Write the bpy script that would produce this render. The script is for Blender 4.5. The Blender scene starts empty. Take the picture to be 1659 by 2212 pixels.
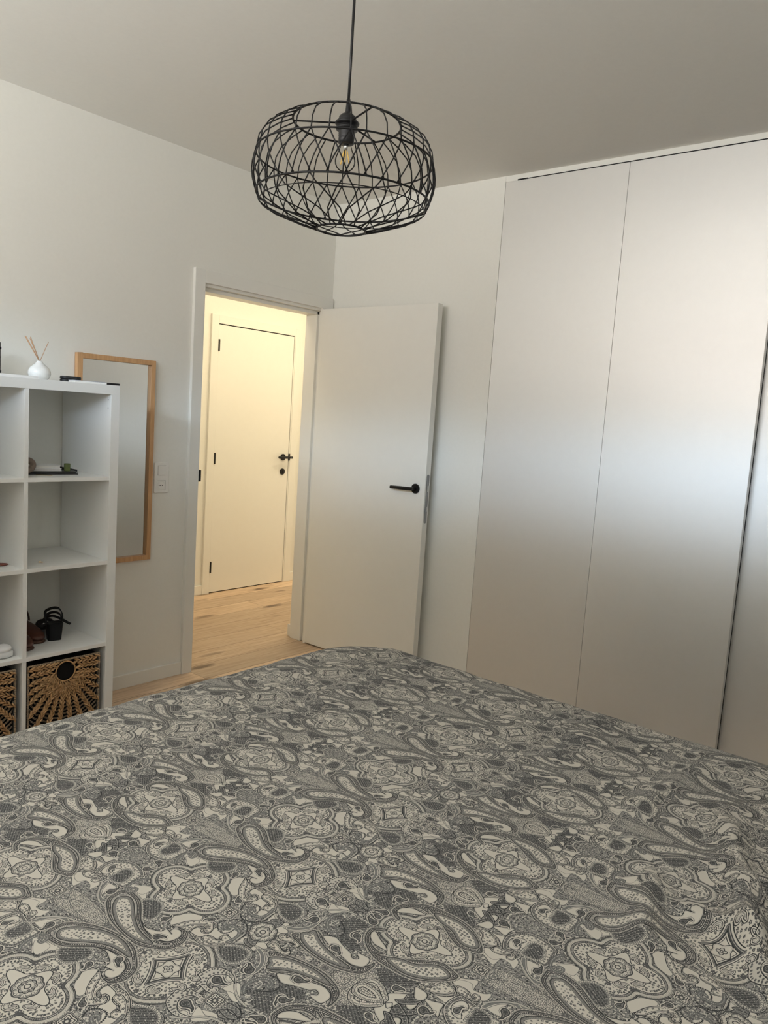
import bpy, bmesh, math, random
import numpy as np
from mathutils import Vector, Matrix
random.seed(7)
S = bpy.context.scene
COL = S.collection
PI = math.pi

# ------------------------------------------------------------------ camera
cam_d = bpy.data.cameras.new('camera'); cam = bpy.data.objects.new('camera', cam_d); COL.objects.link(cam)
YAW, PITCH, ROLL, FPX = 0.882853, -0.121183, 0.066761, 1660.34
_f = Vector((math.sin(YAW)*math.cos(PITCH), math.cos(YAW)*math.cos(PITCH), math.sin(PITCH)))
_r = Vector((math.cos(YAW), -math.sin(YAW), 0)); _u = _r.cross(_f)
_c, _s = math.cos(ROLL), math.sin(ROLL)
r_, u_ = _c*_r+_s*_u, -_s*_r+_c*_u
M = Matrix((r_, u_, -_f)).transposed().to_4x4(); M.translation = Vector((-3.37129, -3.27487, 1.40517))
cam.matrix_world = M
cam_d.sensor_fit = 'HORIZONTAL'; cam_d.sensor_width = 36.0; cam_d.lens = 36.0*FPX/1659.0
cam_d.clip_start = 0.02; cam_d.clip_end = 100
S.camera = cam

# ------------------------------------------------------------------ view, world, lights
S.view_settings.view_transform = 'Standard'; S.view_settings.look = 'None'
S.view_settings.gamma = 1.0; S.view_settings.use_curve_mapping = False
S.view_settings.exposure = 0.0
S.cycles.max_bounces = 10; S.cycles.diffuse_bounces = 8; S.cycles.glossy_bounces = 6; S.cycles.transmission_bounces = 8
S.cycles.transparent_max_bounces = 12
S.cycles.sample_clamp_indirect = 8.0
S.cycles.use_denoising = True
S.cycles.caustics_reflective = False; S.cycles.caustics_refractive = False

WIN_X = -4.2                      # window wall
WIN_Y0, WIN_Y1 = -3.3, -0.5      # window opening along the wall
WIN_Z0, WIN_Z1 = 1.92, 2.30
W = bpy.data.worlds.new('sky'); S.world = W; W.use_nodes = True
nt = W.node_tree; nt.nodes.clear()
tc = nt.nodes.new('ShaderNodeTexCoord'); sep = nt.nodes.new('ShaderNodeSeparateXYZ')
mr = nt.nodes.new('ShaderNodeMapRange'); mr.inputs['From Min'].default_value = -1; mr.inputs['From Max'].default_value = 1
rp = nt.nodes.new('ShaderNodeValToRGB'); bg = nt.nodes.new('ShaderNodeBackground'); wo = nt.nodes.new('ShaderNodeOutputWorld')
nt.links.new(tc.outputs['Generated'], sep.inputs[0]); nt.links.new(sep.outputs['Z'], mr.inputs['Value'])
nt.links.new(mr.outputs[0], rp.inputs['Fac']); nt.links.new(rp.outputs['Color'], bg.inputs['Color']); nt.links.new(bg.outputs[0], wo.inputs['Surface'])
def stops(ramp, lst):
    e = ramp.color_ramp.elements
    while len(e) > 1: e.remove(e[0])
    e[0].position = lst[0][0]; e[0].color = (*lst[0][1], 1)
    for p, c in lst[1:]:
        q = e.new(p); q.color = (*c, 1)
# by elevation (sine): sunlit pale ground below, house fronts at the horizon, bright sky band above them, overhang dark higher up
el = lambda s: .5+.5*s
te = lambda t: el(t/math.sqrt(1+t*t))                 # slope -> ramp position
stops(rp, [(el(-1), (2.2,2.2,2.15)), (te(-.45), (2.6,2.6,2.52)), (te(-.20), (1.7,1.68,1.63)), (te(-.02), (1.14,1.09,1.05)), (te(.09), (.84,.78,.76)), (te(.15), (.72,.73,.75)), (te(.18), (1.14,1.38,1.66)), (te(.235), (1.14,1.38,1.66)), (te(.295), (.30,.32,.33)), (te(.37), (.07,.075,.075)), (el(1), (.06,.065,.065))])
bg.inputs['Strength'].default_value = 24.0

def area(name, loc, rot, sx, sy, power, color, portal=False):
    d = bpy.data.lights.new(name, 'AREA'); d.shape = 'RECTANGLE'; d.size = sx; d.size_y = sy; d.energy = power; d.color = color
    o = bpy.data.objects.new(name, d); o.location = loc; o.rotation_euler = rot; COL.objects.link(o)
    if portal: d.cycles.is_portal = True
    return o
area('window_daylight', (WIN_X-.02, (WIN_Y0+WIN_Y1)/2, (WIN_Z0+WIN_Z1)/2), (0, -PI/2, 0), WIN_Z1-WIN_Z0, WIN_Y1-WIN_Y0, 1, (1,1,1), True)
area('hall_ceiling_light', (0.55, 0.42, 2.58), (0, 0, 0), 2.6, 0.3, 25, (1.0, .83, .57))
area('hall_end_fill', (2.95, 0.72, 1.3), (0, PI/2, 0), 1.8, 1.0, 11, (1.0, .86, .64))  # fill light added at the closed hall end to even out the hall

# ------------------------------------------------------------------ helpers
def lk(nt, a, b): nt.links.new(a, b)
def mat(name, color, rough=.6, metal=0, spec=.5, **kw):
    m = bpy.data.materials.new(name); m.use_nodes = True
    b = m.node_tree.nodes['Principled BSDF']
    b.inputs['Base Color'].default_value = (*color, 1); b.inputs['Roughness'].default_value = rough
    b.inputs['Metallic'].default_value = metal; b.inputs['Specular IOR Level'].default_value = spec
    for k, v in kw.items(): b.inputs[k].default_value = v
    return m
def noise_mat(name, c1, c2, scale, rough=.6, stretch=(1,1,1), bump=0, spec=.5, metal=0, detail=4):
    m = mat(name, c1, rough, metal, spec); n = m.node_tree; b = n.nodes['Principled BSDF']
    t = n.nodes.new('ShaderNodeTexCoord'); mp = n.nodes.new('ShaderNodeMapping'); mp.inputs['Scale'].default_value = stretch
    no = n.nodes.new('ShaderNodeTexNoise'); no.inputs['Scale'].default_value = scale; no.inputs['Detail'].default_value = detail
    r = n.nodes.new('ShaderNodeValToRGB'); stops(r, [(.3, c1), (.7, c2)])
    lk(n, t.outputs['Object'], mp.inputs[0]); lk(n, mp.outputs[0], no.inputs['Vector']); lk(n, no.outputs['Fac'], r.inputs['Fac']); lk(n, r.outputs['Color'], b.inputs['Base Color'])
    if bump:
        bp = n.nodes.new('ShaderNodeBump'); bp.inputs['Strength'].default_value = bump; bp.inputs['Distance'].default_value = .002
        lk(n, no.outputs['Fac'], bp.inputs['Height']); lk(n, bp.outputs[0], b.inputs['Normal'])
    return m

class MB:
    def __init__(s): s.bm = bmesh.new()
    def box(s, x0, x1, y0, y1, z0, z1, bev=0):
        r = bmesh.ops.create_cube(s.bm, size=1); vs = r['verts']
        for v in vs:
            v.co = Vector(((x0+x1)/2+v.co.x*(x1-x0), (y0+y1)/2+v.co.y*(y1-y0), (z0+z1)/2+v.co.z*(z1-z0)))
        if bev:
            es = list({e for v in vs for e in v.link_edges})
            bmesh.ops.bevel(s.bm, geom=es, offset=bev, segments=2, affect='EDGES', profile=.6)
        return s
    def tube(s, pts, r, seg=8, closed=False, caps=True):
        pts = [Vector(p) for p in pts]; n = len(pts); rings = []; prev = None
        for i, p in enumerate(pts):
            if closed: t = pts[(i+1) % n]-pts[i-1]
            else: t = pts[min(i+1, n-1)]-pts[max(i-1, 0)]
            t.normalize()
            if prev is None:
                a = Vector((0,0,1)) if abs(t.z) < .9 else Vector((1,0,0)); nn = t.cross(a).normalized()
            else:
                nn = prev-t*prev.dot(t)
                nn = nn.normalized() if nn.length > 1e-6 else t.orthogonal().normalized()
            prev = nn; b = t.cross(nn); rr = r[i] if isinstance(r, (list, tuple)) else r
            rings.append([s.bm.verts.new(p+nn*rr*math.cos(2*PI*k/seg)+b*rr*math.sin(2*PI*k/seg)) for k in range(seg)])
        for i in range(n if closed else n-1):
            A, B = rings[i], rings[(i+1) % n]
            for k in range(seg): s.bm.faces.new((A[k], A[(k+1) % seg], B[(k+1) % seg], B[k]))
        if caps and not closed:
            s.bm.faces.new(rings[0][::-1]); s.bm.faces.new(rings[-1])
        return s
    def lathe(s, prof, c=(0,0,0), seg=32, axis='z'):
        rings = []
        for r, h in prof:
            ring = []
            for k in range(seg):
                a = 2*PI*k/seg; q = (r*math.cos(a), r*math.sin(a), h)
                if axis == 'x': q = (h, q[0], q[1])
                if axis == 'y': q = (q[1], h, q[0])
                ring.append(s.bm.verts.new(Vector(c)+Vector(q)))
            rings.append(ring)
        for A, B in zip(rings, rings[1:]):
            for k in range(seg): s.bm.faces.new((A[k], A[(k+1) % seg], B[(k+1) % seg], B[k]))
        if prof[0][0] > 1e-5: s.bm.faces.new(rings[0][::-1])
        if prof[-1][0] > 1e-5: s.bm.faces.new(rings[-1])
        return s
    def prism(s, poly, z0, z1, fn=None):
        fn = fn or (lambda a, b, c: (a, b, c))
        A = [s.bm.verts.new(fn(x, y, z0)) for x, y in poly]; B = [s.bm.verts.new(fn(x, y, z1)) for x, y in poly]; n = len(poly)
        for k in range(n): s.bm.faces.new((A[k], A[(k+1) % n], B[(k+1) % n], B[k]))
        s.bm.faces.new(A[::-1]); s.bm.faces.new(B); return s
    def blob(s, c, ax, ay, az, u=8, v=5):          # ellipsoid with half-axes given as vectors
        c = Vector(c); ax, ay, az = Vector(ax), Vector(ay), Vector(az); rings = []
        top = s.bm.verts.new(c+ax); bot = s.bm.verts.new(c-ax)
        for j in range(1, v):
            t = PI*j/v
            rings.append([s.bm.verts.new(c+ax*math.cos(t)+(ay*math.cos(2*PI*k/u)+az*math.sin(2*PI*k/u))*math.sin(t)) for k in range(u)])
        for k in range(u):
            s.bm.faces.new((top, rings[0][k], rings[0][(k+1) % u])); s.bm.faces.new((bot, rings[-1][(k+1) % u], rings[-1][k]))
        for A, B in zip(rings, rings[1:]):
            for k in range(u): s.bm.faces.new((A[k], B[k], B[(k+1) % u], A[(k+1) % u]))
        return s
    def strip(s, pts, w, t, up=(0,0,1)):           # flat strap of width w and thickness t along a path, its width along 'up'
        pts = [Vector(p) for p in pts]; rows = []; up0 = Vector(up)
        for i, p in enumerate(pts):
            d = (pts[min(i+1, len(pts)-1)]-pts[max(i-1, 0)]).normalized(); a = (up0-d*up0.dot(d)).normalized(); n = d.cross(a)
            rows.append([s.bm.verts.new(p+a*w/2*i1+n*t/2*j1) for i1, j1 in ((1,1),(1,-1),(-1,-1),(-1,1))])
        for A, B in zip(rows, rows[1:]):
            for k in range(4): s.bm.faces.new((A[k], A[(k+1) % 4], B[(k+1) % 4], B[k]))
        s.bm.faces.new(rows[0][::-1]); s.bm.faces.new(rows[-1]); return s
    def loft(s, rings, cap=True):
        R = [[s.bm.verts.new(p) for p in ring] for ring in rings]; n = len(R[0])
        for A, B in zip(R, R[1:]):
            for k in range(n): s.bm.faces.new((A[k], A[(k+1) % n], B[(k+1) % n], B[k]))
        if cap: s.bm.faces.new(R[0][::-1]); s.bm.faces.new(R[-1])
        return s
    def build(s, name, m, parent=None, smooth=False, bev=0, loc=None):
        bmesh.ops.remove_doubles(s.bm, verts=s.bm.verts, dist=1e-6)
        bmesh.ops.recalc_face_normals(s.bm, faces=s.bm.faces)
        me = bpy.data.meshes.new(name); s.bm.to_mesh(me); s.bm.free()
        me.materials.append(m)
        if smooth:
            me.polygons.foreach_set('use_smooth', [True]*len(me.polygons)); me.update()
        o = bpy.data.objects.new(name, me); COL.objects.link(o)
        if bev:
            md = o.modifiers.new('bevel', 'BEVEL'); md.width = bev; md.segments = 2; md.limit_method = 'ANGLE'; md.angle_limit = math.radians(40)
        if loc:
            o.location = loc
        if parent: attach(o, parent)
        return o
def attach(o, p):
    # parts are modelled in world space; keep them there under the thing's base
    o.parent = p
    w = Vector((0,0,0)); q = p
    while q: w += q.location; q = q.parent
    o.location = Vector(o.location)-w
def tag(o, label, cat, group=None, kind=None):
    o['label'] = label; o['category'] = cat
    if group: o['group'] = group
    if kind: o['kind'] = kind
    return o
def thing(name, loc, label, cat, group=None, kind=None):
    o = bpy.data.objects.new(name, None); o.location = loc; o.empty_display_size = .05; COL.objects.link(o)
    return tag(o, label, cat, group, kind)
def struct(o, label, cat): return tag(o, label, cat, None, 'structure')
def dup(root, dloc, label=None):
    r = root.copy(); COL.objects.link(r); r.location = Vector(root.location)+Vector(dloc)
    if label: r['label'] = label
    for ch in list(root.children):
        c = ch.copy(); COL.objects.link(c); c.parent = r
        for g in list(ch.children):
            d = g.copy(); COL.objects.link(d); d.parent = c
    return r

# paisley outlines, fifths of a millimetre on one repeat
SHAPES=[('filig','dkA',[523,2090,492,2037,477,1981,440,1938,388,1888,331,1858,288,1770,288,1704,316,1667,365,1681,411,1740,493,1772,579,1764,600,1811,600,1876,596,1931,545,1941,532,1975,548,2027]),('filig','dkB',[252,1434,250,1339,253,1253,282,1171,225,1216,160,1276,130,1344,143,1388,194,1394]),('filig','dkC',[287,1402,217,1341,152,1280,173,1202,254,1128,367,1097,401,1170,384,1264,366,1363]),('filig2','dkE',[640,446,654,262,710,141,729,-38,730,-184,769,-155,777,-9,781,127,811,254,774,402,681,494]),('bubble','bub',[661,744,625,630,640,446,664,262,719,146,775,202,806,314,794,464,756,616]),('swirl','S5',[375,812,292,840,208,833,132,777,88,703,75,617,98,518,139,446,225,428,306,425,370,440,381,486,375,561,375,626,386,677,396,733,413,775]),('dark','S5d',[353,650,278,643,218,648,175,615,180,555,228,524,299,505,342,533,358,590]),('white','S5w',[332,783,261,797,204,758,188,706,205,682,243,706,278,709,290,689,339,699,360,746]),('leaf','L1',[419,3004,366,2980,308,2955,252,2900,212,2827,213,2752,237,2709,278,2702,306,2734,302,2774,277,2782,263,2761,250,2795,272,2832,322,2841,372,2840,376,2916]),('leaf','L2',[367,2840,362,2779,352,2718,303,2694,288,2647,292,2588,273,2566,266,2601,241,2598,229,2562,258,2520,303,2513,345,2552,389,2621,403,2707]),('leaf','L3',[363,1087,324,1074,289,1010,290,935,330,868,389,828,445,883,490,937,430,937,378,958,345,995,352,1036,374,1008,393,1029,390,1064]),('leaf','L4',[461,869,412,845,402,789,401,734,405,689,437,667,476,680,483,721,457,733,439,707,422,721,460,759,481,806,478,846]),('leaf','L5',[312,1113,312,1053,353,1004,416,979,455,961,435,897,406,849,352,874,299,954,284,1020,283,1070]),('dark','F2',[342,2540,382,2482,412,2414,411,2349,372,2297,310,2277,246,2297,236,2348,252,2422,291,2479]),('dark','F3',[366,168,319,134,288,76,304,7,348,-40,405,-65,460,-66,488,-33,478,26,427,102]),('fringe','RW1',[422,2413,435,2332,410,2274,342,2234,267,2240,216,2285,195,2342,216,2415,247,2428,230,2344,250,2287,314,2272,372,2297,406,2344]),('paisley','P4',[133,2193,89,2109,59,1987,42,1835,49,1680,88,1563,128,1501,186,1475,257,1471,285,1489,244,1500,192,1531,158,1573,152,1648,168,1765,197,1898,264,1993,288,2071,237,2091,183,2127]),('white','P4w',[270,1984,226,1910,194,1812,172,1710,154,1623,174,1555,207,1522,262,1522,296,1545,297,1595,288,1644,268,1643,250,1611,225,1619,217,1653,249,1686,265,1738,290,1810,318,1893]),('body','P4b',[183,2132,132,2083,94,1994,77,1893,72,1762,111,1604,127,1711,148,1813,176,1911,219,2000,268,2074,217,2095]),('paisley','P1',[576,3614,517,3660,456,3665,392,3659,357,3591,360,3496,386,3413,448,3323,522,3229,570,3127,588,3033,579,2948,545,2874,487,2855,420,2869,397,2907,369,2875,394,2817,472,2778,556,2790,614,2830,672,2915,716,2999,732,3106,722,3225,696,3369,651,3490]),('white','P1w',[534,3205,554,3131,534,3069,504,3007,459,2998,462,2963,471,2919,458,2953,423,2955,401,2918,410,2873,452,2847,511,2857,549,2885,579,2952,582,3033,570,3127]),('body','P1b',[438,329,417,282,443,204,512,100,564,18,612,-88,630,-186,639,-292,674,-223,696,-136,694,-31,674,78,626,189,562,289,487,348]),('paisley','PB',[369,1515,412,1421,472,1305,562,1173,609,1068,586,975,556,907,483,938,396,1031,333,1131,306,1234,306,1344,313,1439,331,1533,378,1624,434,1690,502,1729,578,1738,625,1699,655,1636,629,1628,598,1681,539,1691,472,1662,427,1610,407,1547,412,1486]),('white','PBw',[493,1680,545,1706,578,1688,533,1616,486,1525,448,1488,448,1558,452,1618]),('body','PBb',[378,1434,432,1359,461,1221,534,1125,558,1048,532,974,486,973,416,1044,373,1128,344,1211,342,1311]),('spade','SP',[-68,1435,-11,1466,68,1459,131,1424,156,1367,136,1298,91,1237,32,1186,-30,1232,-69,1305,-78,1376]),('ring','S8',[491,2344,520,2392,567,2408,597,2410,638,2422,659,2365,709,2366,705,2321,715,2255,701,2201,654,2185,637,2217,654,2240,678,2238,672,2289,635,2322,591,2331,549,2309,514,2257,520,2196,535,2145,490,2204,475,2270]),('tleaf','LF1',[686,2048,654,2011,669,1957,702,1914,704,1960,710,2005]),('tleaf','LF2',[698,2046,740,2007,745,1947,721,1894,685,1942,683,1987]),('tleaf','LF3',[175,2422,143,2440,138,2389,136,2344,188,2328,193,2379]),('tleaf','LF4',[98,2440,150,2406,164,2329,114,2338,82,2381]),('leaf','SL1',[33,2265,74,2211,94,2149,88,2080,56,2047,22,2070,6,2112,36,2104,49,2088,48,2133,22,2180,0,2232]),('leaf','SL2',[72,2268,29,2240,34,2180,58,2122,46,2091,24,2109,28,2064,69,2053,91,2094,96,2160,91,2220,99,2236]),('leaf','SL3',[161,2796,213,2877,284,2941,402,2992,372,2929,299,2885,233,2820,223,2761,264,2767,284,2761,286,2725,244,2704,197,2743]),('leaf','SL4',[314,2708,364,2699,364,2634,317,2547,252,2487,218,2510,204,2577,241,2604,268,2571,296,2609,300,2654]),('~rib','RB1',[259,2517,188,2503,129,2518,98,2565,98,2626,115,2664,146,2667,158,2641,142,2617]),('~scal','RB1s',[216,2470,130,2467,66,2493,21,2547,6,2608,42,2685,106,2730,156,2736,198,2688,208,2626,170,2590,129,2583]),('~rib','RB3',[556,2036,504,2070,438,2066,370,2026,346,1968,372,1931,408,1928,404,1953]),('~scal','RB3s',[492,1981,446,1910,388,1869,330,1894,304,1951,314,2011]),('~rib','RB4',[158,388,206,422,285,433,352,409,371,360,339,327,303,329,301,359,326,366]),('~line2','RB5',[422,2786,409,2687,381,2599,314,2504,282,2422,291,2346]),('~line2','RB6',[449,2260,506,2174,577,2100,624,2008,636,1929]),('~line2','RB7',[220,2465,166,2359,152,2250,186,2167,252,2116,346,2103,468,2123]),('~line2','RB8',[240,2483,85,2480]),('~line2','RB9',[46,2484,231,2479]),('~band','RB10',[168,2266,192,2208,258,2143,330,2119,374,2123]),('~band','RB11',[401,613,495,566,556,501,572,427,532,353]),('~line2','RB12',[434,631,500,576,559,506,598,432,608,361]),('dleaf','H1',[-41,1155,6,1116,75,1106,104,1088,92,1064,56,1057,49,1028,76,995,167,998,144,960,68,951,11,991,-34,1060,-59,1117]),('white','W1',[75,1226,131,1181,162,1129,199,1085,174,1027,122,997,67,1006,55,1037,82,1070,108,1073,105,1098,56,1112,-3,1132,-31,1160]),('dleaf','H2',[72,1153,60,1107,90,1054,128,1007,180,991,162,1030,185,1052,193,1078,165,1111,120,1107]),('white','W2',[242,1097,203,1074,175,1056,162,1025,185,987,231,981,264,1008,270,1054,272,1099]),('white','W3',[149,1245,123,1197,87,1149,135,1108,201,1099,155,1180]),('white','W4',[67,1082,22,1023,10,982,71,967,125,982,102,1020]),('white','W5',[207,1004,222,933,245,851,184,841,112,822,159,903]),('bubble','bb1',[41,1657,-28,1576,-80,1482,10,1359,142,1334,201,1410,171,1477,90,1546]),('bubble','bb2',[15,1667,-42,1622,-61,1550,2,1515,53,1565,48,1624]),('plain','wb1',[274,376,210,300,213,266,314,193,360,177,331,295]),('plain','wb2',[375,3051,263,3012,186,2915,215,2867,261,2911,337,2973,389,3007]),('plain','wb3',[323,447,302,373,380,342,372,247,360,158,282,234,243,318,274,401]),('plain','wb4',[304,3065,372,3044,398,2997,300,2960,230,2896,188,2889,176,2920,213,3002]),('plain','wb5',[294,2820,354,2820,352,2735,292,2680,265,2592,204,2577,225,2655,240,2709,290,2720,288,2755]),('plain','wb6',[220,2646,184,2573,244,2518,168,2504,126,2553,146,2612]),('plain','wb7',[109,2334,166,2294,126,2237,62,2252,61,2298]),('plain','wb8',[157,2341,85,2295,115,2232,152,2265,200,2289,193,2324]),('plain','wb9',[506,2244,493,2208,562,2108,634,2009,658,2036,624,2134,563,2214]),('plain','wb10',[134,2457,214,2460,168,2374,126,2423]),('plain','wb11',[528,913,469,833,437,735,530,763,614,775,573,852]),('plain','wb12',[497,917,466,865,482,791,462,729,447,662,475,630,550,631,517,673,505,753,557,797,541,866]),('plain','wb13',[291,981,281,925,274,884,272,844,348,830,304,881]),('plain','wb14',[417,600,396,548,402,473,422,480,454,518,541,495,491,551]),('plain','wb15',[284,383,221,298,216,237,311,240,321,301,293,329]),('plain','wb16',[331,1101,420,1024,461,975,391,971,330,1026]),('plain','wb17',[31,1176,39,1090,54,1029,-40,1037,4,1088]),('plain','wb18',[62,1264,8,1190,42,1152,96,1157,62,1199]),('plain','wb19',[198,2705,227,2587,293,2638,293,2693]),('plain','wb20',[623,2176,601,2087,630,2020,568,2060,519,2129])]
SMALL=[(566,2982,485,2935,32),(396,3103,325,3052,28),(148,2812,187,2900,28),(58,514,36,420,35),(68,509,39,426,32),(574,2265,596,2176,35),(591,2276,619,2183,39),(394,2185,308,2203,35),(376,2161,313,2186,39),(217,1834,205,1738,39),(427,1791,500,1812,32),(435,1770,420,1711,32),(218,1818,210,1718,35),(656,1767,657,1852,35),(729,1779,703,1842,35),(169,1210,220,1151,28),(245,746,320,747,28),(462,473,390,442,35),(109,935,94,879,39)]
# ---- paisley print of the duvet cover: drawn as ink on one repeat of the cloth (numpy) ----
TW,TH=295.1,648.8
PX=0.3
NU=int(round(TW/2/PX)); NV=int(round(TH/PX))
SU,SV=TW/2/NU,TH/NV
UU=((np.arange(NU)+.5)*SU).astype(np.float32)[None,:]; VV=((np.arange(NV)+.5)*SV).astype(np.float32)[:,None]
INK=np.zeros((NV,NU),np.float32)
def smooth_closed(P,n=3,closed=True):
    P=np.asarray(P,float)
    if closed: A,B,C_,D=np.roll(P,1,0),P,np.roll(P,-1,0),np.roll(P,-2,0)
    else:
        Q=np.vstack([P[:1],P,P[-1:]]); A,B,C_,D=Q[:-3],Q[1:-2],Q[2:-1],Q[3:]
    out=[]
    for k in range(n):
        t=k/n
        out.append(.5*((2*B)+(C_-A)*t+(2*A-5*B+4*C_-D)*t*t+(3*B-A-3*C_+D)*t**3))
    R=np.stack(out,1).reshape(-1,2)
    return R if closed else np.vstack([R,P[-1:]])
def cov(x): return np.clip(.5-x/PX*1.0,0,1)
def field(P,closed,us,vs):
    u,v=np.meshgrid(us,vs); d2=np.full(u.shape,1e9,np.float32); T=np.zeros_like(d2); ins=np.zeros(u.shape,bool); L=0.
    n=len(P)
    for i in range(n if closed else n-1):
        ax,ay=P[i]; bx,by=P[(i+1)%n]; ex,ey=bx-ax,by-ay; l2=ex*ex+ey*ey
        if l2<1e-9: continue
        h=np.clip(((u-ax)*ex+(v-ay)*ey)/l2,0,1); q=(u-ax-ex*h)**2+(v-ay-ey*h)**2
        m=q<d2; d2[m]=q[m]; T[m]=L+h[m]*l2**.5
        if closed:
            c=(ay>v)!=(by>v)
            if ey!=0: ins^=c&(u<ex*(v-ay)/ey+ax)
        L+=l2**.5
    d=np.sqrt(d2)
    return (np.where(ins,-d,d) if closed else d),T,L
def texture(kind,us,vs):
    u,v=np.meshgrid(us,vs)
    f=2*math.pi/TH
    def w(a,b,p): return np.sin(a*2*math.pi/TW*u+b*f*v+p)
    if kind in('filig','dark','filig2'):
        x=2.2*w(14,30,1)+1.7*w(-22,41,2)+1.2*w(31,-17,.4)
        g=np.sin(x+w(60,33,3))+np.sin(1.3*x+w(-41,95,.7)*1.6)
        base=.82 if kind!='filig2' else .7
        return base-.68*cov((np.abs(g)-.24)*.9)+.12*w(50,90,.2)
    if kind=='base':
        x=1.9*w(12,27,1)+1.5*w(-20,38,2)+1.2*w(29,-15,.4); g=np.sin(x+w(47,30,3))+np.sin(1.2*x+w(-36,80,.7)*1.4)
        return np.maximum(.05+.9*cov((np.abs(g)-.30)*.8)+.35*cov((g-1.0)*1.5),.95*texture('floret',us,vs))
    if kind in('floret','seed','bubble'):
        S={'floret':6.2,'seed':4.0,'bubble':4.4}[kind]
        iu,iv=np.floor(u/S),np.floor(v/S)
        best=np.full(u.shape,9.,np.float32); ang=np.zeros_like(best); rs=np.ones_like(best)
        for di in(-1,0,1):
            for dj in(-1,0,1):
                a,b=iu+di,iv+dj
                h=np.modf(np.abs(np.sin(a*12.9898+b*78.233)*43758.5453))[0]; h2=np.modf(h*917.31)[0]
                cx,cy=(a+.5+.55*(h-.5))*S,(b+.5+.55*(h2-.5))*S
                r=np.hypot(u-cx,v-cy); m=r<best; best[m]=r[m]; ang[m]=np.arctan2(v-cy,u-cx)[m]+6*h[m]; rs[m]=(.6+.6*h2)[m]
        if kind=='floret':
            R=1.75*rs*(1+.28*np.cos(5*ang)); return .85*cov(best-R)-.85*cov(best-.5*rs)
        if kind=='seed': return .8*cov(best-.85*rs)
        return .85*cov(np.abs(best-1.9)-.42)+.5*cov(best-.5)
    return 0*u
def paint(P,ops,closed=True,pad=3.):
    P=np.asarray(P,float)
    for mir in(1,-1):
        Q=P*[mir,1]
        for i in(-1,0,1):
            for j in(-1,0,1,2,-2):
                R=Q+[i*TW,j*TH]; lo=R.min(0)-pad; hi=R.max(0)+pad
                if hi[0]<0 or lo[0]>TW/2 or hi[1]<0 or lo[1]>TH: continue
                a,b=max(0,int(lo[0]/SU)),min(NU,int(hi[0]/SU)+1); c,e=max(0,int(lo[1]/SV)),min(NV,int(hi[1]/SV)+1)
                if a>=b or c>=e: continue
                us,vs=UU[0,a:b],VV[c:e,0]; d,T,L=field(R,closed,us,vs); V=INK[c:e,a:b]
                for op in ops:
                    k=op[0]
                    if k=='fill': m=cov(d-op[1]); tone=op[2]
                    elif k=='line': m=cov(np.abs(d-op[1])-op[2]*(.68 if op[3]>.8 and op[2]<1.2 else .5)); tone=op[3]
                    elif k=='dots':
                        n=max(1,round(L/op[2])); sp=L/n; q=np.mod(T,sp)-sp/2; m=cov(np.hypot(d-op[1],q)-op[3]); tone=op[4]
                    elif k=='ticks':
                        n=max(1,round(L/op[3])); sp=L/n; q=np.abs(np.mod(T,sp)-sp/2); m=cov(np.abs(d-(op[1]+op[2])/2)-abs(op[2]-op[1])/2)*cov(q-op[4]/2); tone=op[5]
                    elif k=='scal':
                        n=max(1,round(L/op[3])); sp=L/n; m=cov(np.abs(d-op[1]-op[2]*np.abs(np.sin(math.pi*T/sp)))-op[4]/2); tone=op[5]
                    elif k=='scalfill':
                        n=max(1,round(L/op[3])); sp=L/n; m=cov(d-op[1]-op[2]*np.abs(np.sin(math.pi*T/sp))); tone=op[4]
                    elif k=='tex': m=cov(d-op[1]); tone=np.clip(texture(op[2],us,vs),0,1)
                    V[:]=V*(1-m)+m*tone
def polar(cx,cy,f,n=96,rot=0,sx=1,sy=1):
    t=np.arange(n)*2*math.pi/n; r=f(t); return np.stack([cx+sx*r*np.cos(t+rot),cy+sy*r*np.sin(t+rot)],1)
K=1.0
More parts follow.
